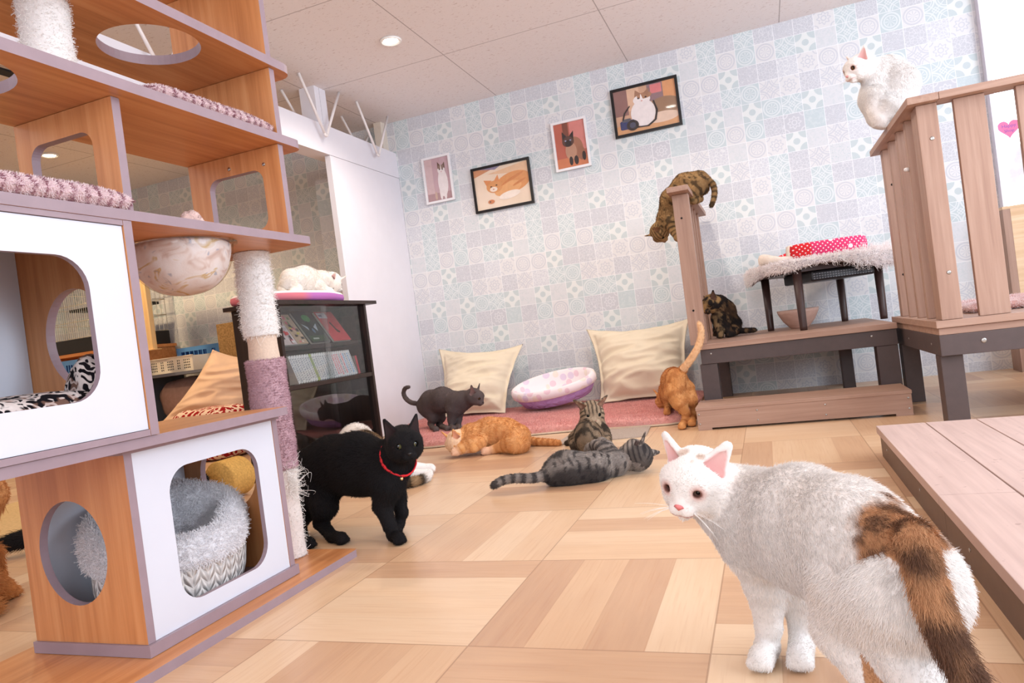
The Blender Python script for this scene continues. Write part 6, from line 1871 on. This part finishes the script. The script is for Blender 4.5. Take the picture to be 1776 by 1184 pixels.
def make_cat(key, name, label, group, loc, coat, iris, nose_c, vox=0.0035, fur_n=16000, fur_len=0.010, fur_r=0.0005, slit=0.5, ears=(0.9, 0.55), lat_f=0.82, whisk=True, fluff=None, eyes=True, lid=0.3, ear_tip=.0062, ear_len=0.048, leg_f=0.45):
    C = CATS[key]
    hc, hf, hu, hs = C['head']
    hc = v3(hc)
    F = unit(hf); U = v3(hu); U = unit(U - F * (U @ F)); Lf = np.cross(U, F)
    hp = lambda x, y, z: hc + (F * x + Lf * y + U * z) * hs
    allp = np.array([q[:3] for k, v in C.items() if k != 'head' for q in v] + [tuple(hp(*t)) for t in ((.1, 0, 0), (-.06, 0, 0), (0, .08, .1), (0, -.08, .1), (0, 0, -.06))])
    fld = Field(allp.min(0) - 0.10, allp.max(0) + 0.10, vox)
    # torso
    sp = [v3(q) for q in C['spine']]
    ax = unit(sp[-1][:3] - sp[0][:3])
    lat = np.cross(ax, [0, 0, 1.0])
    lat = unit(lat) if np.linalg.norm(lat) > 0.25 else None
    n = len(sp) - 1
    for i in range(n):
        fld.cone(sp[i][:3], sp[i + 1][:3], sp[i][3], sp[i + 1][3], 0.035, 'body', lat, lat_f if lat is not None else 1.0, i / n, (i + 1) / n)
    for nm in ('chest',):
        ch = [v3(q) for q in C.get(nm, [])]
        for i in range(len(ch) - 1):
            fld.cone(ch[i][:3], ch[i + 1][:3], ch[i][3], ch[i + 1][3], 0.03, 'chest', t0=i / 2, t1=(i + 1) / 2)
    nk = [v3(q) for q in C['neck']]
    for i in range(len(nk) - 1):
        fld.cone(nk[i][:3], nk[i + 1][:3], nk[i][3], nk[i + 1][3], 0.03, 'neck')
    fld.cone(hp(-.022, 0, -.010), nk[0][:3], 0.034 * hs, nk[0][3], 0.02, 'neck')
    for lg in ('fl', 'fr', 'hl', 'hr'):
        q = [v3(x) for x in C[lg]]
        m = len(q) - 1
        for i in range(m):
            fld.cone(q[i][:3], q[i + 1][:3], q[i][3], q[i + 1][3], 0.028 if i == 0 else 0.010, lg, t0=i / m, t1=(i + 1) / m)
        # paw and toes
        p = q[-1][:3]; dv = q[-1][:3] - q[-2][:3]
        dz = dv.copy()
        if abs(unit(dv)[2]) > 0.75: dz = F.copy()
        dz[2] *= 0.25
        dz = unit(dz); sd = np.cross(dz, [0, 0, 1.0]); sd = unit(sd)
        r = q[-1][3]
        fld.cone(p, p + dz * r * 0.55, r * 0.98, r * 0.95, 0.008, lg, t0=1, t1=1)
        for o in (-0.72, -0.25, 0.25, 0.72):
            e = p + dz * r * (1.12 - 0.25 * abs(o)) + sd * r * o * 0.95 - np.array([0, 0, r * 0.28])
            fld.cone(p + dz * r * 0.5 + sd * r * o * 0.8, e, r * 0.44, r * 0.43, 0.003, lg, t0=1, t1=1)
    tl = [v3(q) for q in C['tail']]
    pel = sp[-1]
    if np.linalg.norm(tl[0][:3] - pel[:3]) < 0.16:
        fld.cone(pel[:3], tl[0][:3], min(pel[3], 0.03), tl[0][3], 0.02, 'body', t0=1, t1=1)
    # rounded tail through a spline
    tt = []
    for i in range(len(tl) - 1):
        p0, p1, p2, p3 = tl[max(i - 1, 0)], tl[i], tl[i + 1], tl[min(i + 2, len(tl) - 1)]
        for s in np.arange(0, 1, 0.34):
            tt.append(0.5 * (2 * p1 + (p2 - p0) * s + (2 * p0 - 5 * p1 + 4 * p2 - p3) * s * s + (3 * p1 - p0 - 3 * p2 + p3) * s ** 3))
    tt.append(tl[-1])
    m = len(tt) - 1
    for i in range(m):
        fld.cone(tt[i][:3], tt[i + 1][:3], tt[i][3], tt[i + 1][3], 0.012 if i == 0 else 0.004, 'tail', t0=i / m, t1=(i + 1) / m)
    # head
    fld.cone(hp(-.012, 0, .004), hp(.012, 0, .002), .046 * hs, .043 * hs, 0.025, 'head', Lf, 1.06)
    for s in (1, -1):
        fld.cone(hp(.004, .021 * s, -.014), hp(.020, .015 * s, -.020), .027 * hs, .021 * hs, 0.014, 'head')
        fld.cone(hp(.042, .0075 * s, -.0225), hp(.0495, .0085 * s, -.0240), .0145 * hs, .0118 * hs, 0.005, 'muzzle')
        lz = .0118 - .0068 * lid
        fld.cone(hp(.0440, .0100 * s, lz - .002), hp(.0395, .0300 * s, lz + .003), .0046 * hs, .0042 * hs, 0.003, 'lid')
        fld.cone(hp(.0440, .0120 * s, -.0080 + .0022 * lid), hp(.0380, .0290 * s, -.0045 + .0025 * lid), .0036 * hs, .0034 * hs, 0.003, 'lid')
        fld.cone(hp(.030, .0205 * s, .014), hp(.020, .030 * s, .012), .013 * hs, .013 * hs, 0.012, 'head')
    fld.cone(hp(.020, 0, .016), hp(.0515, 0, -.0105), .021 * hs, .0098 * hs, 0.009, 'bridge')
    fld.cone(hp(.036, 0, -.034), hp(.044, 0, -.0355), .0115 * hs, .0090 * hs, 0.005, 'chin')
    # eye sockets
    for s in (1, -1):
        e = hp(.0425, .0205 * s, .0045)
        fld.carve(lambda P, e=e: np.linalg.norm(P - e, axis=-1) - (.0088 - .0026 * lid) * hs, e - .03, e + .03, 0.005)
    # ears: hollow cones
    eo, ef = ears
    for s in (1, -1):
        base = hp(-.004, .027 * s, .026)
        up = unit(U * 1.0 + Lf * s * (1 - eo) * 3.0 - F * 0.12)
        tip = base + up * ear_len * hs
        face = unit(F * ef + Lf * s * (1 - ef))
        face = unit(face - up * (face @ up))
        sdv = np.cross(up, face)
        fld.cone(base - up * .006 * hs, tip, .0245 * hs, ear_tip * hs, 0.008, 'ear', face, 0.50, 0, 1)
        e0, e1 = base + face * .0105 * hs + up * .004 * hs, tip + face * .0035 * hs - up * .009 * hs
        fld.carve(lambda P, e0=e0, e1=e1, face=face: Field.dcone(P, e0, e1, .0185 * hs, .0034 * hs, face, 0.50)[0], np.minimum(e0, e1) - .04, np.maximum(e0, e1) + .04, 0.003)
    V, Q = fld.mesh()
    tag, T, dirs = fld.nearest(V)
    # inner ear test
    inner = np.zeros(len(V))
    for s in (1, -1):
        base = hp(-.004, .027 * s, .026)
        up = unit(U + Lf * s * (1 - eo) * 3.0 - F * 0.12)
        face = unit(F * ef + Lf * s * (1 - ef)); face = unit(face - up * (face @ up))
        tip = base + up * ear_len * hs
        e0, e1 = base + face * .0105 * hs + up * .004 * hs, tip + face * .0035 * hs - up * .009 * hs
        dd = Field.dcone(V, e0, e1, .0185 * hs, .0034 * hs, face, 0.50)[0]
        inner = np.maximum(inner, np.clip(1 - (np.abs(dd)) / 0.0035, 0, 1))
    H = np.stack([(V - hc) @ F, (V - hc) @ Lf, (V - hc) @ U], 1) / hs
    info = dict(P=V, tag=tag, T=T, H=H, inner=inner, C=C, lo=V.min(0), hi=V.max(0), sp=sp, lat=lat, hc=hc, F=F, U=U, Lf=Lf)
    col = np.clip(coat(info), 0, 1)
    root = thing(name, label, 'cat', loc, group)
    inv = np.array(INV[root.name])
    me = bpy.data.meshes.new('body')
    Vl = V @ inv[:3, :3].T + inv[:3, 3]
    me.from_pydata(Vl.tolist(), [], Q.tolist())
    me.polygons.foreach_set('use_smooth', [True] * len(me.polygons))
    at = me.attributes.new('coat', 'FLOAT_COLOR', 'POINT')
    cc = np.ones((len(V), 4), np.float32); cc[:, :3] = col
    at.data.foreach_set('color', cc.ravel())
    me.materials.append(SKIN)
    ob = bpy.data.objects.new('body', me)
    COL.objects.link(ob); ob.parent = root
    INV[ob.name] = INV[root.name]
    # eyes and nose
    if eyes:
        for s in (1, -1):
            eye_mesh('eye', hp(.0338 - .0018 * lid, .0200 * s, .0045), unit(F * 1.0 + Lf * s * 0.42), (.0108 - .0004 * lid) * hs, iris, root, slit, 1 - .36 * lid if lid > .6 else 1.0, s * .30 * lid)
    nm = plain('nose_leather_' + key, nose_c, 0.4, 0.06, 200)
    mb = MB()
    nv = [hp(.0625, 0, -.0205), hp(.0615, .0060, -.0125), hp(.0615, -.0060, -.0125), hp(.0650, 0, -.0135), hp(.0605, .0082, -.0160), hp(.0605, -.0082, -.0160), hp(.0600, 0, -.0105), hp(.048, 0, -.016)]
    nv = [Vector(p) for p in nv]
    mb.add(nv, [[0, 4, 3], [0, 3, 5], [4, 1, 3], [3, 2, 5], [1, 6, 3], [6, 2, 3], [0, 7, 4], [0, 5, 7], [4, 7, 1], [5, 2, 7], [1, 7, 6], [6, 7, 2]], 0, True).build('nose', nm, root)
    # fur
    Tq = np.concatenate([Q[:, [0, 1, 2]], Q[:, [0, 2, 3]]])
    ta = tag
    comb_v = dirs.copy()
    hd = np.isin(ta, ['head', 'muzzle', 'bridge', 'chin', 'ear', 'lid'])
    comb_v[hd] = -F * 0.9 - U * 0.1
    comb_v[np.isin(ta, ['ear'])] = U
    comb_v[np.isin(ta, ['body', 'neck', 'chest'])] += [0, 0, -0.45]
    ll = np.ones(len(V))
    ll[hd] = 0.42
    for lg in ('fl', 'fr', 'hl', 'hr'):
        k = ta == lg
        ll[k] = leg_f + (1 - leg_f) * np.clip(1 - T[k] * 2.2, 0, 1)
    ll[np.isin(ta, ['muzzle', 'bridge', 'ear', 'lid'])] = 0.22
    ll[ta == 'chest'] = 1.25
    if fluff: 
        for k_, v_ in fluff.items(): ll[ta == k_] *= v_
    ll *= (1 - 0.7 * inner)
    keep = np.ones(len(Tq))
    for s in (1, -1):
        e = hp(.044, .0205 * s, .0045)
        dd = np.linalg.norm(V[Tq].mean(1) - e, axis=1)
        keep[dd < 0.0115 * hs] = 0
    dd = np.linalg.norm(V[Tq].mean(1) - hp(.061, 0, -.015), axis=1)
    keep[dd < 0.0105 * hs] = 0
    root_fl = strands_v('fur', ob, V, Tq, col, comb_v, ll, fur_n, fur_len, fur_r, keep, hash(key) % 997 if False else len(key) * 7 + 1)
    if whisk:
        g = np.random.default_rng(len(key))
        pts = []
        for s in (1, -1):
            for k in range(7):
                p = hp(.050, .015 * s, -.023 - 0.0012 * (k % 3))
                d = unit(F * (0.35 + 0.1 * g.normal()) + Lf * s * 1.0 + U * (-0.25 + 0.09 * (k - 3) + 0.05 * g.normal()))
                L = 0.052 * hs * (0.8 + 0.4 * g.random())
                pts += [p, p + d * L * 0.35, p + d * L * 0.7 - U * .002, p + d * L - U * 0.006]
        pts = np.array(pts) @ inv[:3, :3].T + inv[:3, 3]
        cu = bpy.data.hair_curves.new('whiskers')
        cu.add_curves([4] * 14)
        cu.attributes['position'].data.foreach_set('vector', pts.astype(np.float32).ravel())
        ra = cu.attributes.get('radius') or cu.attributes.new('radius', 'FLOAT', 'POINT')
        ra.data.foreach_set('value', np.tile([0.0003, 0.00028, 0.0002, 0.0001], 14).astype(np.float32))
        cu.materials.append(WHISK)
        wo = bpy.data.objects.new('whiskers', cu)
        COL.objects.link(wo)
        wo.parent = root
    return root, info


WHISK = plain('white_whisker', srgb(240, 238, 236), 0.5, 0.02)


def strands_v(name, parent, V, T, col, comb, ll, count, length, rad, keep, seed):
    """fur with per-point comb direction, length and colour"""
    def cf(P, ti, b):
        t = T[ti]
        return col[t[:, 0]] * b[:, :1] + col[t[:, 1]] * b[:, 1:2] + col[t[:, 2]] * b[:, 2:]
    def cb(ti, b):
        t = T[ti]
        return comb[t[:, 0]] * b[:, :1] + comb[t[:, 1]] * b[:, 1:2] + comb[t[:, 2]] * b[:, 2:]
    state = {}
    def lf(P):
        return state['l']
    # lengths need the triangle ids: wrap the comb call, which runs first
    def cb2(ti, b):
        t = T[ti]
        state['l'] = ll[t[:, 0]] * b[:, 0] + ll[t[:, 1]] * b[:, 1] + ll[t[:, 2]] * b[:, 2]
        return cb(ti, b)
    return strands(name, parent, V, T, cf, count, length, rad, comb=cb2, lift=0.38, jitter=0.20, seed=seed, mask=keep, curl=0.08, k=3, droop=0.05, mat=HAIR, lenf=lf)


# ------------------------------------------------------------------ coats
def base(info, c):
    return np.tile(np.asarray(c, float), (len(info['P']), 1))


def lerp(c, d, t):
    t = np.clip(t, 0, 1)[:, None]
    return c * (1 - t) + np.asarray(d, float) * t


def ears_in(info, c, col):
    return lerp(c, col, info['inner'] * 0.7)


def solid(main, tint, inner):
    def f(info):
        P = info['P']
        c = lerp(base(info, main), tint, fbm(P, 25, 3))
        return ears_in(info, c, inner)
    return f


def tabby(ground, dark, pale, inner, body_k=7.0, leg_k=4.0, tail_k=6.0, str_=0.9, belly=None, head_pale=0.6, tail_tip=True, spots=0.0):
    def f(info):
        P, tag, T, H = info['P'], info['tag'], info['T'], info['H']
        nz = fbm(P, 22, 5)
        c = lerp(base(info, ground), pale, (fbm(P, 60, 2) - 0.35) * 1.1)
        sp = info['sp']
        s = np.zeros(len(P))
        b = np.isin(tag, ['body', 'chest', 'neck'])
        ax = unit(sp[-1][:3] - sp[0][:3])
        along = (P - sp[0][:3]) @ ax
        # mackerel bars across the flank, broken into dashes
        w = np.sin(2 * np.pi * (along * body_k / 0.26 + (nz - 0.5) * 1.6))
        brk = fbm(P * [1, 1, 1.0], 55, 8, 2)
        s[b] = (np.clip((w - 0.15) * 2.2, 0, 1) * np.clip(1.25 - spots * np.clip((brk - 0.42) * 9, 0, 1.2), 0, 1))[b]
        # dark line down the back
        d = np.abs((P - sp[0][:3]) @ info['lat']) if info['lat'] is not None else np.full(len(P), 1.0)
        topz = np.interp(along, [0, max(1e-3, float((sp[-1][:3] - sp[0][:3]) @ ax))], [sp[0][2], sp[-1][2]])
        s[b] = np.maximum(s, np.clip(1 - d / 0.016, 0, 1) * (P[:, 2] > topz + 0.02))[b]
        for lg in ('fl', 'fr', 'hl', 'hr'):
            k = tag == lg
            s[k] = np.clip(np.sin(2 * np.pi * (T[k] * leg_k + (nz[k] - .5) * 0.8)) * 1.8, 0, 1) * np.clip(1.3 - T[k] * 0.5, 0, 1)
        k = tag == 'tail'
        s[k] = np.clip(np.sin(2 * np.pi * T[k] * tail_k) * 2.5 + 0.3, 0, 1)
        if tail_tip: s[k & (T > 0.9)] = 1
        hd = np.isin(tag, ['head', 'bridge', 'ear', 'muzzle', 'chin', 'lid'])
        hw = np.sin((H[:, 1] + (nz - 0.5) * 0.012) * 2 * np.pi / 0.0165 + 1.5) * np.clip((H[:, 2] - 0.004) / 0.02, 0, 1)
        cheek = np.sin((H[:, 2] - H[:, 0] * 0.6) * 2 * np.pi / 0.02) * np.clip((np.abs(H[:, 1]) - 0.024) / 0.012, 0, 1)
        s[hd] = np.clip(np.maximum(hw, cheek) * 1.6, 0, 0.95)[hd]
        mz = np.isin(tag, ['muzzle', 'chin'])
        s[mz] = 0
        c = lerp(c, pale, np.where(hd, head_pale * np.clip(0.7 - np.abs(H[:, 2]) * 12, 0, 1), 0))
        eyer = np.minimum(np.linalg.norm(H - [.040, .0205, .0045], axis=1), np.linalg.norm(H - [.040, -.0205, .0045], axis=1))
        c = lerp(c, pale, np.clip(1 - eyer / 0.020, 0, 1) * 0.8)
        c = lerp(c, dark, np.clip((0.0125 - eyer) / 0.002, 0, 1))
        c = lerp(c, dark, s * str_)
        if belly is not None:
            c = lerp(c, belly, np.where(tag == 'chest', 0.5, 0) + mz * 0.35)
        return ears_in(info, c, inner)
    return f


def white_coat(info, patches=(), cream=srgb(230, 223, 218), inner=srgb(232, 160, 156)):
    c = lerp(base(info, cream), srgb(238, 233, 230), fbm(info['P'], 20, 3))
    return ears_in(info, c, inner)


def eye_rim(info, c, col, r0=0.0118, w=0.003):
    H = info['H']
    e = np.minimum(np.linalg.norm(H - [.040, .0205, .0045], axis=1), np.linalg.norm(H - [.040, -.0205, .0045], axis=1))
    return lerp(c, col, np.clip((r0 - e) / w, 0, 1))


def mouth_line(info, c, col):
    H = info['H']
    m = np.isin(info['tag'], ['muzzle', 'chin', 'bridge'])
    d = np.abs(H[:, 2] + 0.0325 + np.abs(H[:, 1]) * -0.15)
    t = np.clip(1 - d / 0.0022, 0, 1) * (H[:, 0] > 0.03) * (np.abs(H[:, 1]) < 0.02) * m
    return lerp(c, col, t)


def coat_white_patch(info):
    P, tag, T, H = info['P'], info['tag'], info['T'], info['H']
    c = white_coat(info)
    nz = fbm(P, 34, 4)
    br, dk = np.array(srgb(186, 138, 100)), np.array(srgb(92, 64, 50))
    # rump patch running into the tail
    q = np.array([0.100, 0.818, 0.306])
    d = np.linalg.norm((P - q) * [1.0, 0.8, 1.0], axis=1)
    b = np.isin(tag, ['body'])
    m = np.clip((0.062 + (nz - 0.5) * 0.07 - d) / 0.018, 0, 1) * b
    c = lerp(c, br, m)
    c = lerp(c, dk, m * np.clip((fbm(P, 90, 9) - 0.47) * 7, 0, 1) * 0.8)
    k = tag == 'tail'
    c = lerp(c, br, k * 1.0)
    c = lerp(c, dk, k * np.clip((nz - 0.5) * 4 + 0.15 + T * 0.9, 0, 0.95))
    # brown on the left shank
    k = (tag == 'hl') & (T > 0.32) & (T < 0.82)
    c = lerp(c, br, k * np.clip((nz - 0.34) * 6, 0, 1) * (P[:, 0] > 0.052))
    # smudges between the ears
    for (x, y, z), r in (((.002, -.016, .043), .011), ((.006, .012, .043), .009), ((.012, .026, .036), .007), ((.022, .006, .040), .006)):
        c = lerp(c, np.array(srgb(176, 142, 118)), np.clip((r - np.linalg.norm(H - [x, y, z], axis=1) + (nz - .5) * .008) / 0.004, 0, 1) * 0.7)
    # thin coat: pinkish skin round the eyes and nose
    c = eye_rim(info, c, srgb(206, 164, 156), 0.0165, 0.006)
    c = eye_rim(info, c, srgb(110, 74, 66), 0.0122, 0.002)
    c = mouth_line(info, c, srgb(176, 110, 104))
    return c


def coat_black(info):
    c = solid(srgb(17, 15, 17), srgb(26, 23, 24), srgb(58, 44, 44))(info)
    return eye_rim(info, c, srgb(8, 7, 8))


def coat_grey(info):
    c = solid(srgb(80, 70, 70), srgb(94, 82, 80), srgb(140, 104, 98))(info)
    return eye_rim(info, c, srgb(30, 26, 26))


ORG = tabby(srgb(222, 160, 100), srgb(186, 110, 54), srgb(238, 192, 140), srgb(226, 160, 140), body_k=7, tail_k=6, str_=0.42, belly=srgb(246, 222, 190), tail_tip=False, head_pale=0.5)
ORG2 = tabby(srgb(204, 142, 86), srgb(170, 102, 54), srgb(224, 170, 116), srgb(226, 160, 140), body_k=6, tail_k=7, str_=0.55, belly=srgb(246, 222, 190), tail_tip=False)
TAB = tabby(srgb(142, 120, 98), srgb(44, 38, 34), srgb(178, 156, 132), srgb(150, 108, 92), body_k=7, leg_k=4, str_=0.85, belly=srgb(190, 166, 140))
TAB2 = tabby(srgb(128, 118, 112), srgb(40, 36, 38), srgb(166, 154, 144), srgb(112, 86, 80), body_k=9, leg_k=4, tail_k=6, str_=0.8, spots=1.2)
TAB3 = tabby(srgb(136, 104, 68), srgb(52, 40, 28), srgb(166, 134, 92), srgb(150, 108, 80), body_k=6, tail_k=6, str_=0.8, spots=0.9)


def coat_tabby_lie(info):
    # dark saddle along the spine, which this cat turns to the viewer
    c = TAB2(info)
    P = info['P']
    sp = info['sp']
    d = (P - sp[1][:3]) @ np.array([0.25, -0.72, -0.65])
    m = np.isin(info['tag'], ['body', 'neck', 'head']) * np.clip((d - 0.012 + (fbm(P, 40, 6) - .5) * .03) / 0.022, 0, 0.85)
    H = info['H']
    m = np.maximum(m, np.isin(info['tag'], ['head']) * np.clip((0.012 - H[:, 0]) / 0.02, 0, 1) * 0.75)
    return lerp(c, srgb(38, 34, 36), m)


def coat_orange_lying(info):
    c = ORG(info)
    t = info['tag']
    H = info['H']
    c = lerp(c, srgb(248, 226, 200), np.isin(t, ['head', 'muzzle', 'bridge', 'chin']) * 0.55)
    for lg in ('fl', 'fr', 'hl', 'hr'):
        c = lerp(c, srgb(244, 206, 180), (t == lg) * np.clip((info['T'] - 0.6) * 2, 0, 0.7))
    return c


def coat_orange_stand(info):
    c = ORG2(info)
    return lerp(c, srgb(244, 206, 164), (info['tag'] == 'tail') * 0.75)


def coat_tortie(info):
    P, tag, H = info['P'], info['tag'], info['H']
    a, b = fbm(P, 28, 3), fbm(P, 45, 8)
    c = lerp(base(info, srgb(36, 30, 28)), srgb(92, 68, 48), (a - 0.5) * 4)
    c = lerp(c, srgb(126, 98, 70), (b - 0.60) * 7)
    sp = info['sp']
    legs = np.isin(tag, ['fl'])
    c = lerp(c, srgb(140, 114, 82), legs * np.clip((b - 0.42) * 5, 0, 0.9))
    c = lerp(c, srgb(176, 140, 92), np.isin(tag, ['head', 'bridge', 'muzzle']) * np.clip((a - 0.48) * 6, 0, 0.9))
    return ears_in(info, eye_rim(info, c, srgb(20, 16, 15)), srgb(110, 80, 70))


def coat_spotted(info):
    c = white_coat(info, cream=srgb(248, 238, 226))
    H = info['H']
    d = np.linalg.norm((H - [.012, -.034, .018]) * [1, 1, 1], axis=1)
    c = lerp(c, srgb(84, 62, 52), np.clip((.019 - d) / .004, 0, 1))
    d = np.linalg.norm((H - [.020, .030, .022]), axis=1)
    c = lerp(c, srgb(84, 62, 52), np.clip((.016 - d) / .004, 0, 1))
    return eye_rim(info, c, srgb(120, 84, 74))


def coat_pure(info):
    c = white_coat(info)
    return mouth_line(info, eye_rim(info, eye_rim(info, c, srgb(226, 190, 180), 0.0155, 0.005), srgb(120, 90, 80), 0.0120, 0.002), srgb(206, 150, 146))


def coat_calico(info):
    P, tag, T = info['P'], info['tag'], info['T']
    c = white_coat(info)
    nz = fbm(P, 20, 3)
    tb = tabby(srgb(140, 112, 82), srgb(50, 40, 32), srgb(170, 142, 110), srgb(150, 108, 92), body_k=9)(info)
    m = np.isin(tag, ['body', 'neck']) * np.maximum(np.clip((T - 0.42 + (nz - .5) * .3) * 9, 0, 1), np.clip((0.06 - T + (nz - .5) * .2) * 9, 0, 1))
    m = np.maximum(m, np.isin(tag, ['head', 'ear', 'bridge']) * 0.9)
    k = tag == 'tail'
    m = np.maximum(m, k * np.clip((0.80 - T) * 12, 0, 1))
    m = np.clip(m, 0, 1)[:, None]
    return c * (1 - m) + tb * m


IR = lambda n_, a, b: plain(n_, a, 0.08, 0.1, 300, 0.8, c2=b)
AMB = IR('iris_amber', srgb(150, 108, 60), srgb(176, 134, 76))
YEL = IR('iris_yellow_green', srgb(104, 100, 66), srgb(132, 126, 86))
GRN_E = IR('iris_green', srgb(132, 140, 92), srgb(156, 160, 110))
BRN = IR('iris_brown_grey', srgb(120, 96, 84), srgb(146, 120, 104))

white, wi = make_cat('white', 'cat', 'white cat with a brown rump patch and brown tail, close in the foreground, looking back', None, (0.02, 1.0, 0), coat_white_patch, BRN, srgb(226, 128, 128), vox=0.0028, fur_n=170000, fur_len=0.0095, fur_r=0.00032, slit=0.9, fluff={'tail': 1.25}, ears=(0.80, 0.66), ear_len=0.042, lid=1.0, ear_tip=.0095)
black, bi = make_cat('black', 'cat', 'black cat with a red collar walking past the cat tree', None, (-1.25, 1.84, 0), coat_black, YEL, srgb(26, 22, 23), vox=0.003, fur_n=60000, fur_len=0.012, fur_r=0.0005, slit=0.6, ears=(0.88, 0.66), ear_len=0.046, whisk=False, lid=0.5)
make_cat('grey', 'cat', 'slim dark grey cat standing on the pink mattress with a curled tail', None, (-1.9, 3.86, 0.046), coat_grey, AMB, srgb(40, 34, 34), whisk=False, fur_n=16000, fur_len=0.007, fur_r=0.0008)
make_cat('orange_lying', 'cat', 'pale orange tabby lying on its side at the edge of the pink mattress', None, (-1.35, 3.15, 0), coat_orange_lying, AMB, srgb(226, 140, 130), whisk=False, fur_n=26000, fur_len=0.011, fur_r=0.0008)
make_cat('tabby_sit', 'cat', 'brown tabby cat sitting upright behind the lying tabby', None, (-0.86, 3.0, 0), TAB, GRN_E, srgb(150, 92, 80), whisk=False, vox=0.0032, fur_n=30000, fur_len=0.010, fur_r=0.0007, ears=(0.62, 0.55), slit=0.7, ear_len=0.056, lid=0.7)
make_cat('tabby_lie', 'cat', 'grey brown tabby lying stretched on the parquet with a ringed tail', None, (-0.72, 2.42, 0), coat_tabby_lie, GRN_E, srgb(150, 92, 80), whisk=False, vox=0.003, fur_n=36000, fur_len=0.009, fur_r=0.0006, ears=(0.66, 0.5), ear_len=0.058)
make_cat('orange_stand', 'cat', 'orange cat seen from behind with its tail raised beside the deck bench', None, (-0.48, 3.65, 0), coat_orange_stand, AMB, srgb(226, 140, 130), whisk=False, fur_n=24000, fur_len=0.010, fur_r=0.0008)
make_cat('tabby_rail', 'cat', 'brown tabby climbing head first down over the short deck fence', None, (-0.36, 3.87, 1.178), TAB3, GRN_E, srgb(120, 80, 60), whisk=False, fur_n=20000, fur_len=0.008, fur_r=0.0008)
make_cat('tortie', 'cat', 'dark tortoiseshell cat sitting on the deck bench by the short fence', None, (-0.25, 4.2, ZA), coat_tortie, AMB, srgb(40, 30, 28), whisk=False, fur_n=20000, fur_len=0.010, fur_r=0.0008)
make_cat('white_rail', 'cat', 'white cat perched on the top rail of the tall fence', None, (0.61, 3.4, 1.2125), coat_pure, AMB, srgb(232, 160, 160), vox=0.0032, fur_n=80000, fur_len=0.009, fur_r=0.0006, ears=(0.80, 0.6), ear_len=0.040)
make_cat('spotted', 'cat', 'cream white cat with a brown head spot crouched on the bookcase cushion', None, (-2.27, 3.05, 0.895), coat_spotted, AMB, srgb(232, 160, 160), fur_n=26000, fur_len=0.010, fur_r=0.0007)
make_cat('calico', 'cat', 'white and brown patched cat resting behind the black cat', None, (-1.85, 2.85, 0), coat_calico, AMB, srgb(226, 150, 150), fur_n=26000, fur_len=0.012, fur_r=0.0008)
make_cat('orange_edge', 'cat', 'fluffy ginger cat cut off by the left picture edge', None, (-1.94, 1.23, 0), ORG2, AMB, srgb(226, 140, 130), fur_n=20000, fur_len=0.024, fur_r=0.0006)
make_cat('black_fluffy', 'cat', 'fluffy black cat behind the lower tree box, only its tail showing', None, (-2.15, 1.93, 0), coat_black, YEL, srgb(26, 22, 23), fur_n=14000, fur_len=0.022, fur_r=0.0008, fluff={'tail': 1.1})

# red collar of the black cat
hb = v3(CATS['black']['head'][0])
nb0, nb1 = v3(CATS['black']['neck'][0][:3]), v3(CATS['black']['neck'][1][:3])
axn = unit(hb - v3(CATS['black']['spine'][0][:3]))
cc_ = nb0 * 0.55 + nb1 * 0.45 + np.array([0.004, -0.010, -0.008])
s, t_, d_ = frame_of(tuple(axn))
tilt = Matrix((s, t_, d_)).transposed().to_4x4()
Vb = bi['P']
rel = Vb - cc_
hgt = rel @ axn
sel = (np.abs(hgt) < 0.010) & (np.linalg.norm(rel, axis=1) < 0.10)
aa = np.arctan2(rel[sel] @ v3(t_), rel[sel] @ v3(s)); rr_ = np.linalg.norm(rel[sel] - np.outer(hgt[sel], axn), axis=1)
NB = 72
rad_ = np.array([np.max(rr_[np.abs((aa - th + np.pi) % (2 * np.pi) - np.pi) < 0.16]) if (np.abs((aa - th + np.pi) % (2 * np.pi) - np.pi) < 0.16).any() else 0.06 for th in np.linspace(-np.pi, np.pi, NB, endpoint=False)])
rad_ = np.convolve(np.concatenate([rad_[-4:], rad_, rad_[:4]]), np.ones(9) / 9, 'valid') + 0.006
rad_ = np.clip(rad_, 0.045, 0.0575)
vs, fs = [], []
for i in range(NB):
    th = -np.pi + 2 * np.pi * i / NB
    dr = v3(s) * math.cos(th) + v3(t_) * math.sin(th)
    ruf = 0.0016 * math.sin(th * 17)
    for (o, h) in ((0, -.008), (.003, -.009), (.0045, 0), (.003, .009), (0, .008), (-.001, 0)):
        vs.append(Vector(cc_ + dr * (rad_[i] + o) + axn * (h + ruf)))
for i in range(NB):
    for k in range(6):
        j = (i + 1) % NB
        fs.append([i * 6 + k, j * 6 + k, j * 6 + (k + 1) % 6, i * 6 + (k + 1) % 6])
co_ = MB().add(vs, fs, 0, True).build('collar', plain('red_collar_cloth', srgb(214, 30, 40), 0.6, 0.12, 160), black, label='red collar with a small bell')
bell = int(NB * 0.5)
fdir = unit(v3(bi['F']) * 0.8 + np.array([0, 0, -1.0]))
fdir = unit(fdir - axn * (fdir @ axn))
bp = cc_ + fdir * (float(np.mean(rad_)) + 0.008)
mb = MB()
mb.lathe([(0.0, -0.006), (0.0042, -0.0042), (0.006, 0.0), (0.0042, 0.0042), (0.0, 0.006)], tuple(bp), 16)
mb.build('bell', plain('brass_bell', srgb(230, 200, 150), 0.25, 0.03, metal=0.8), co_)
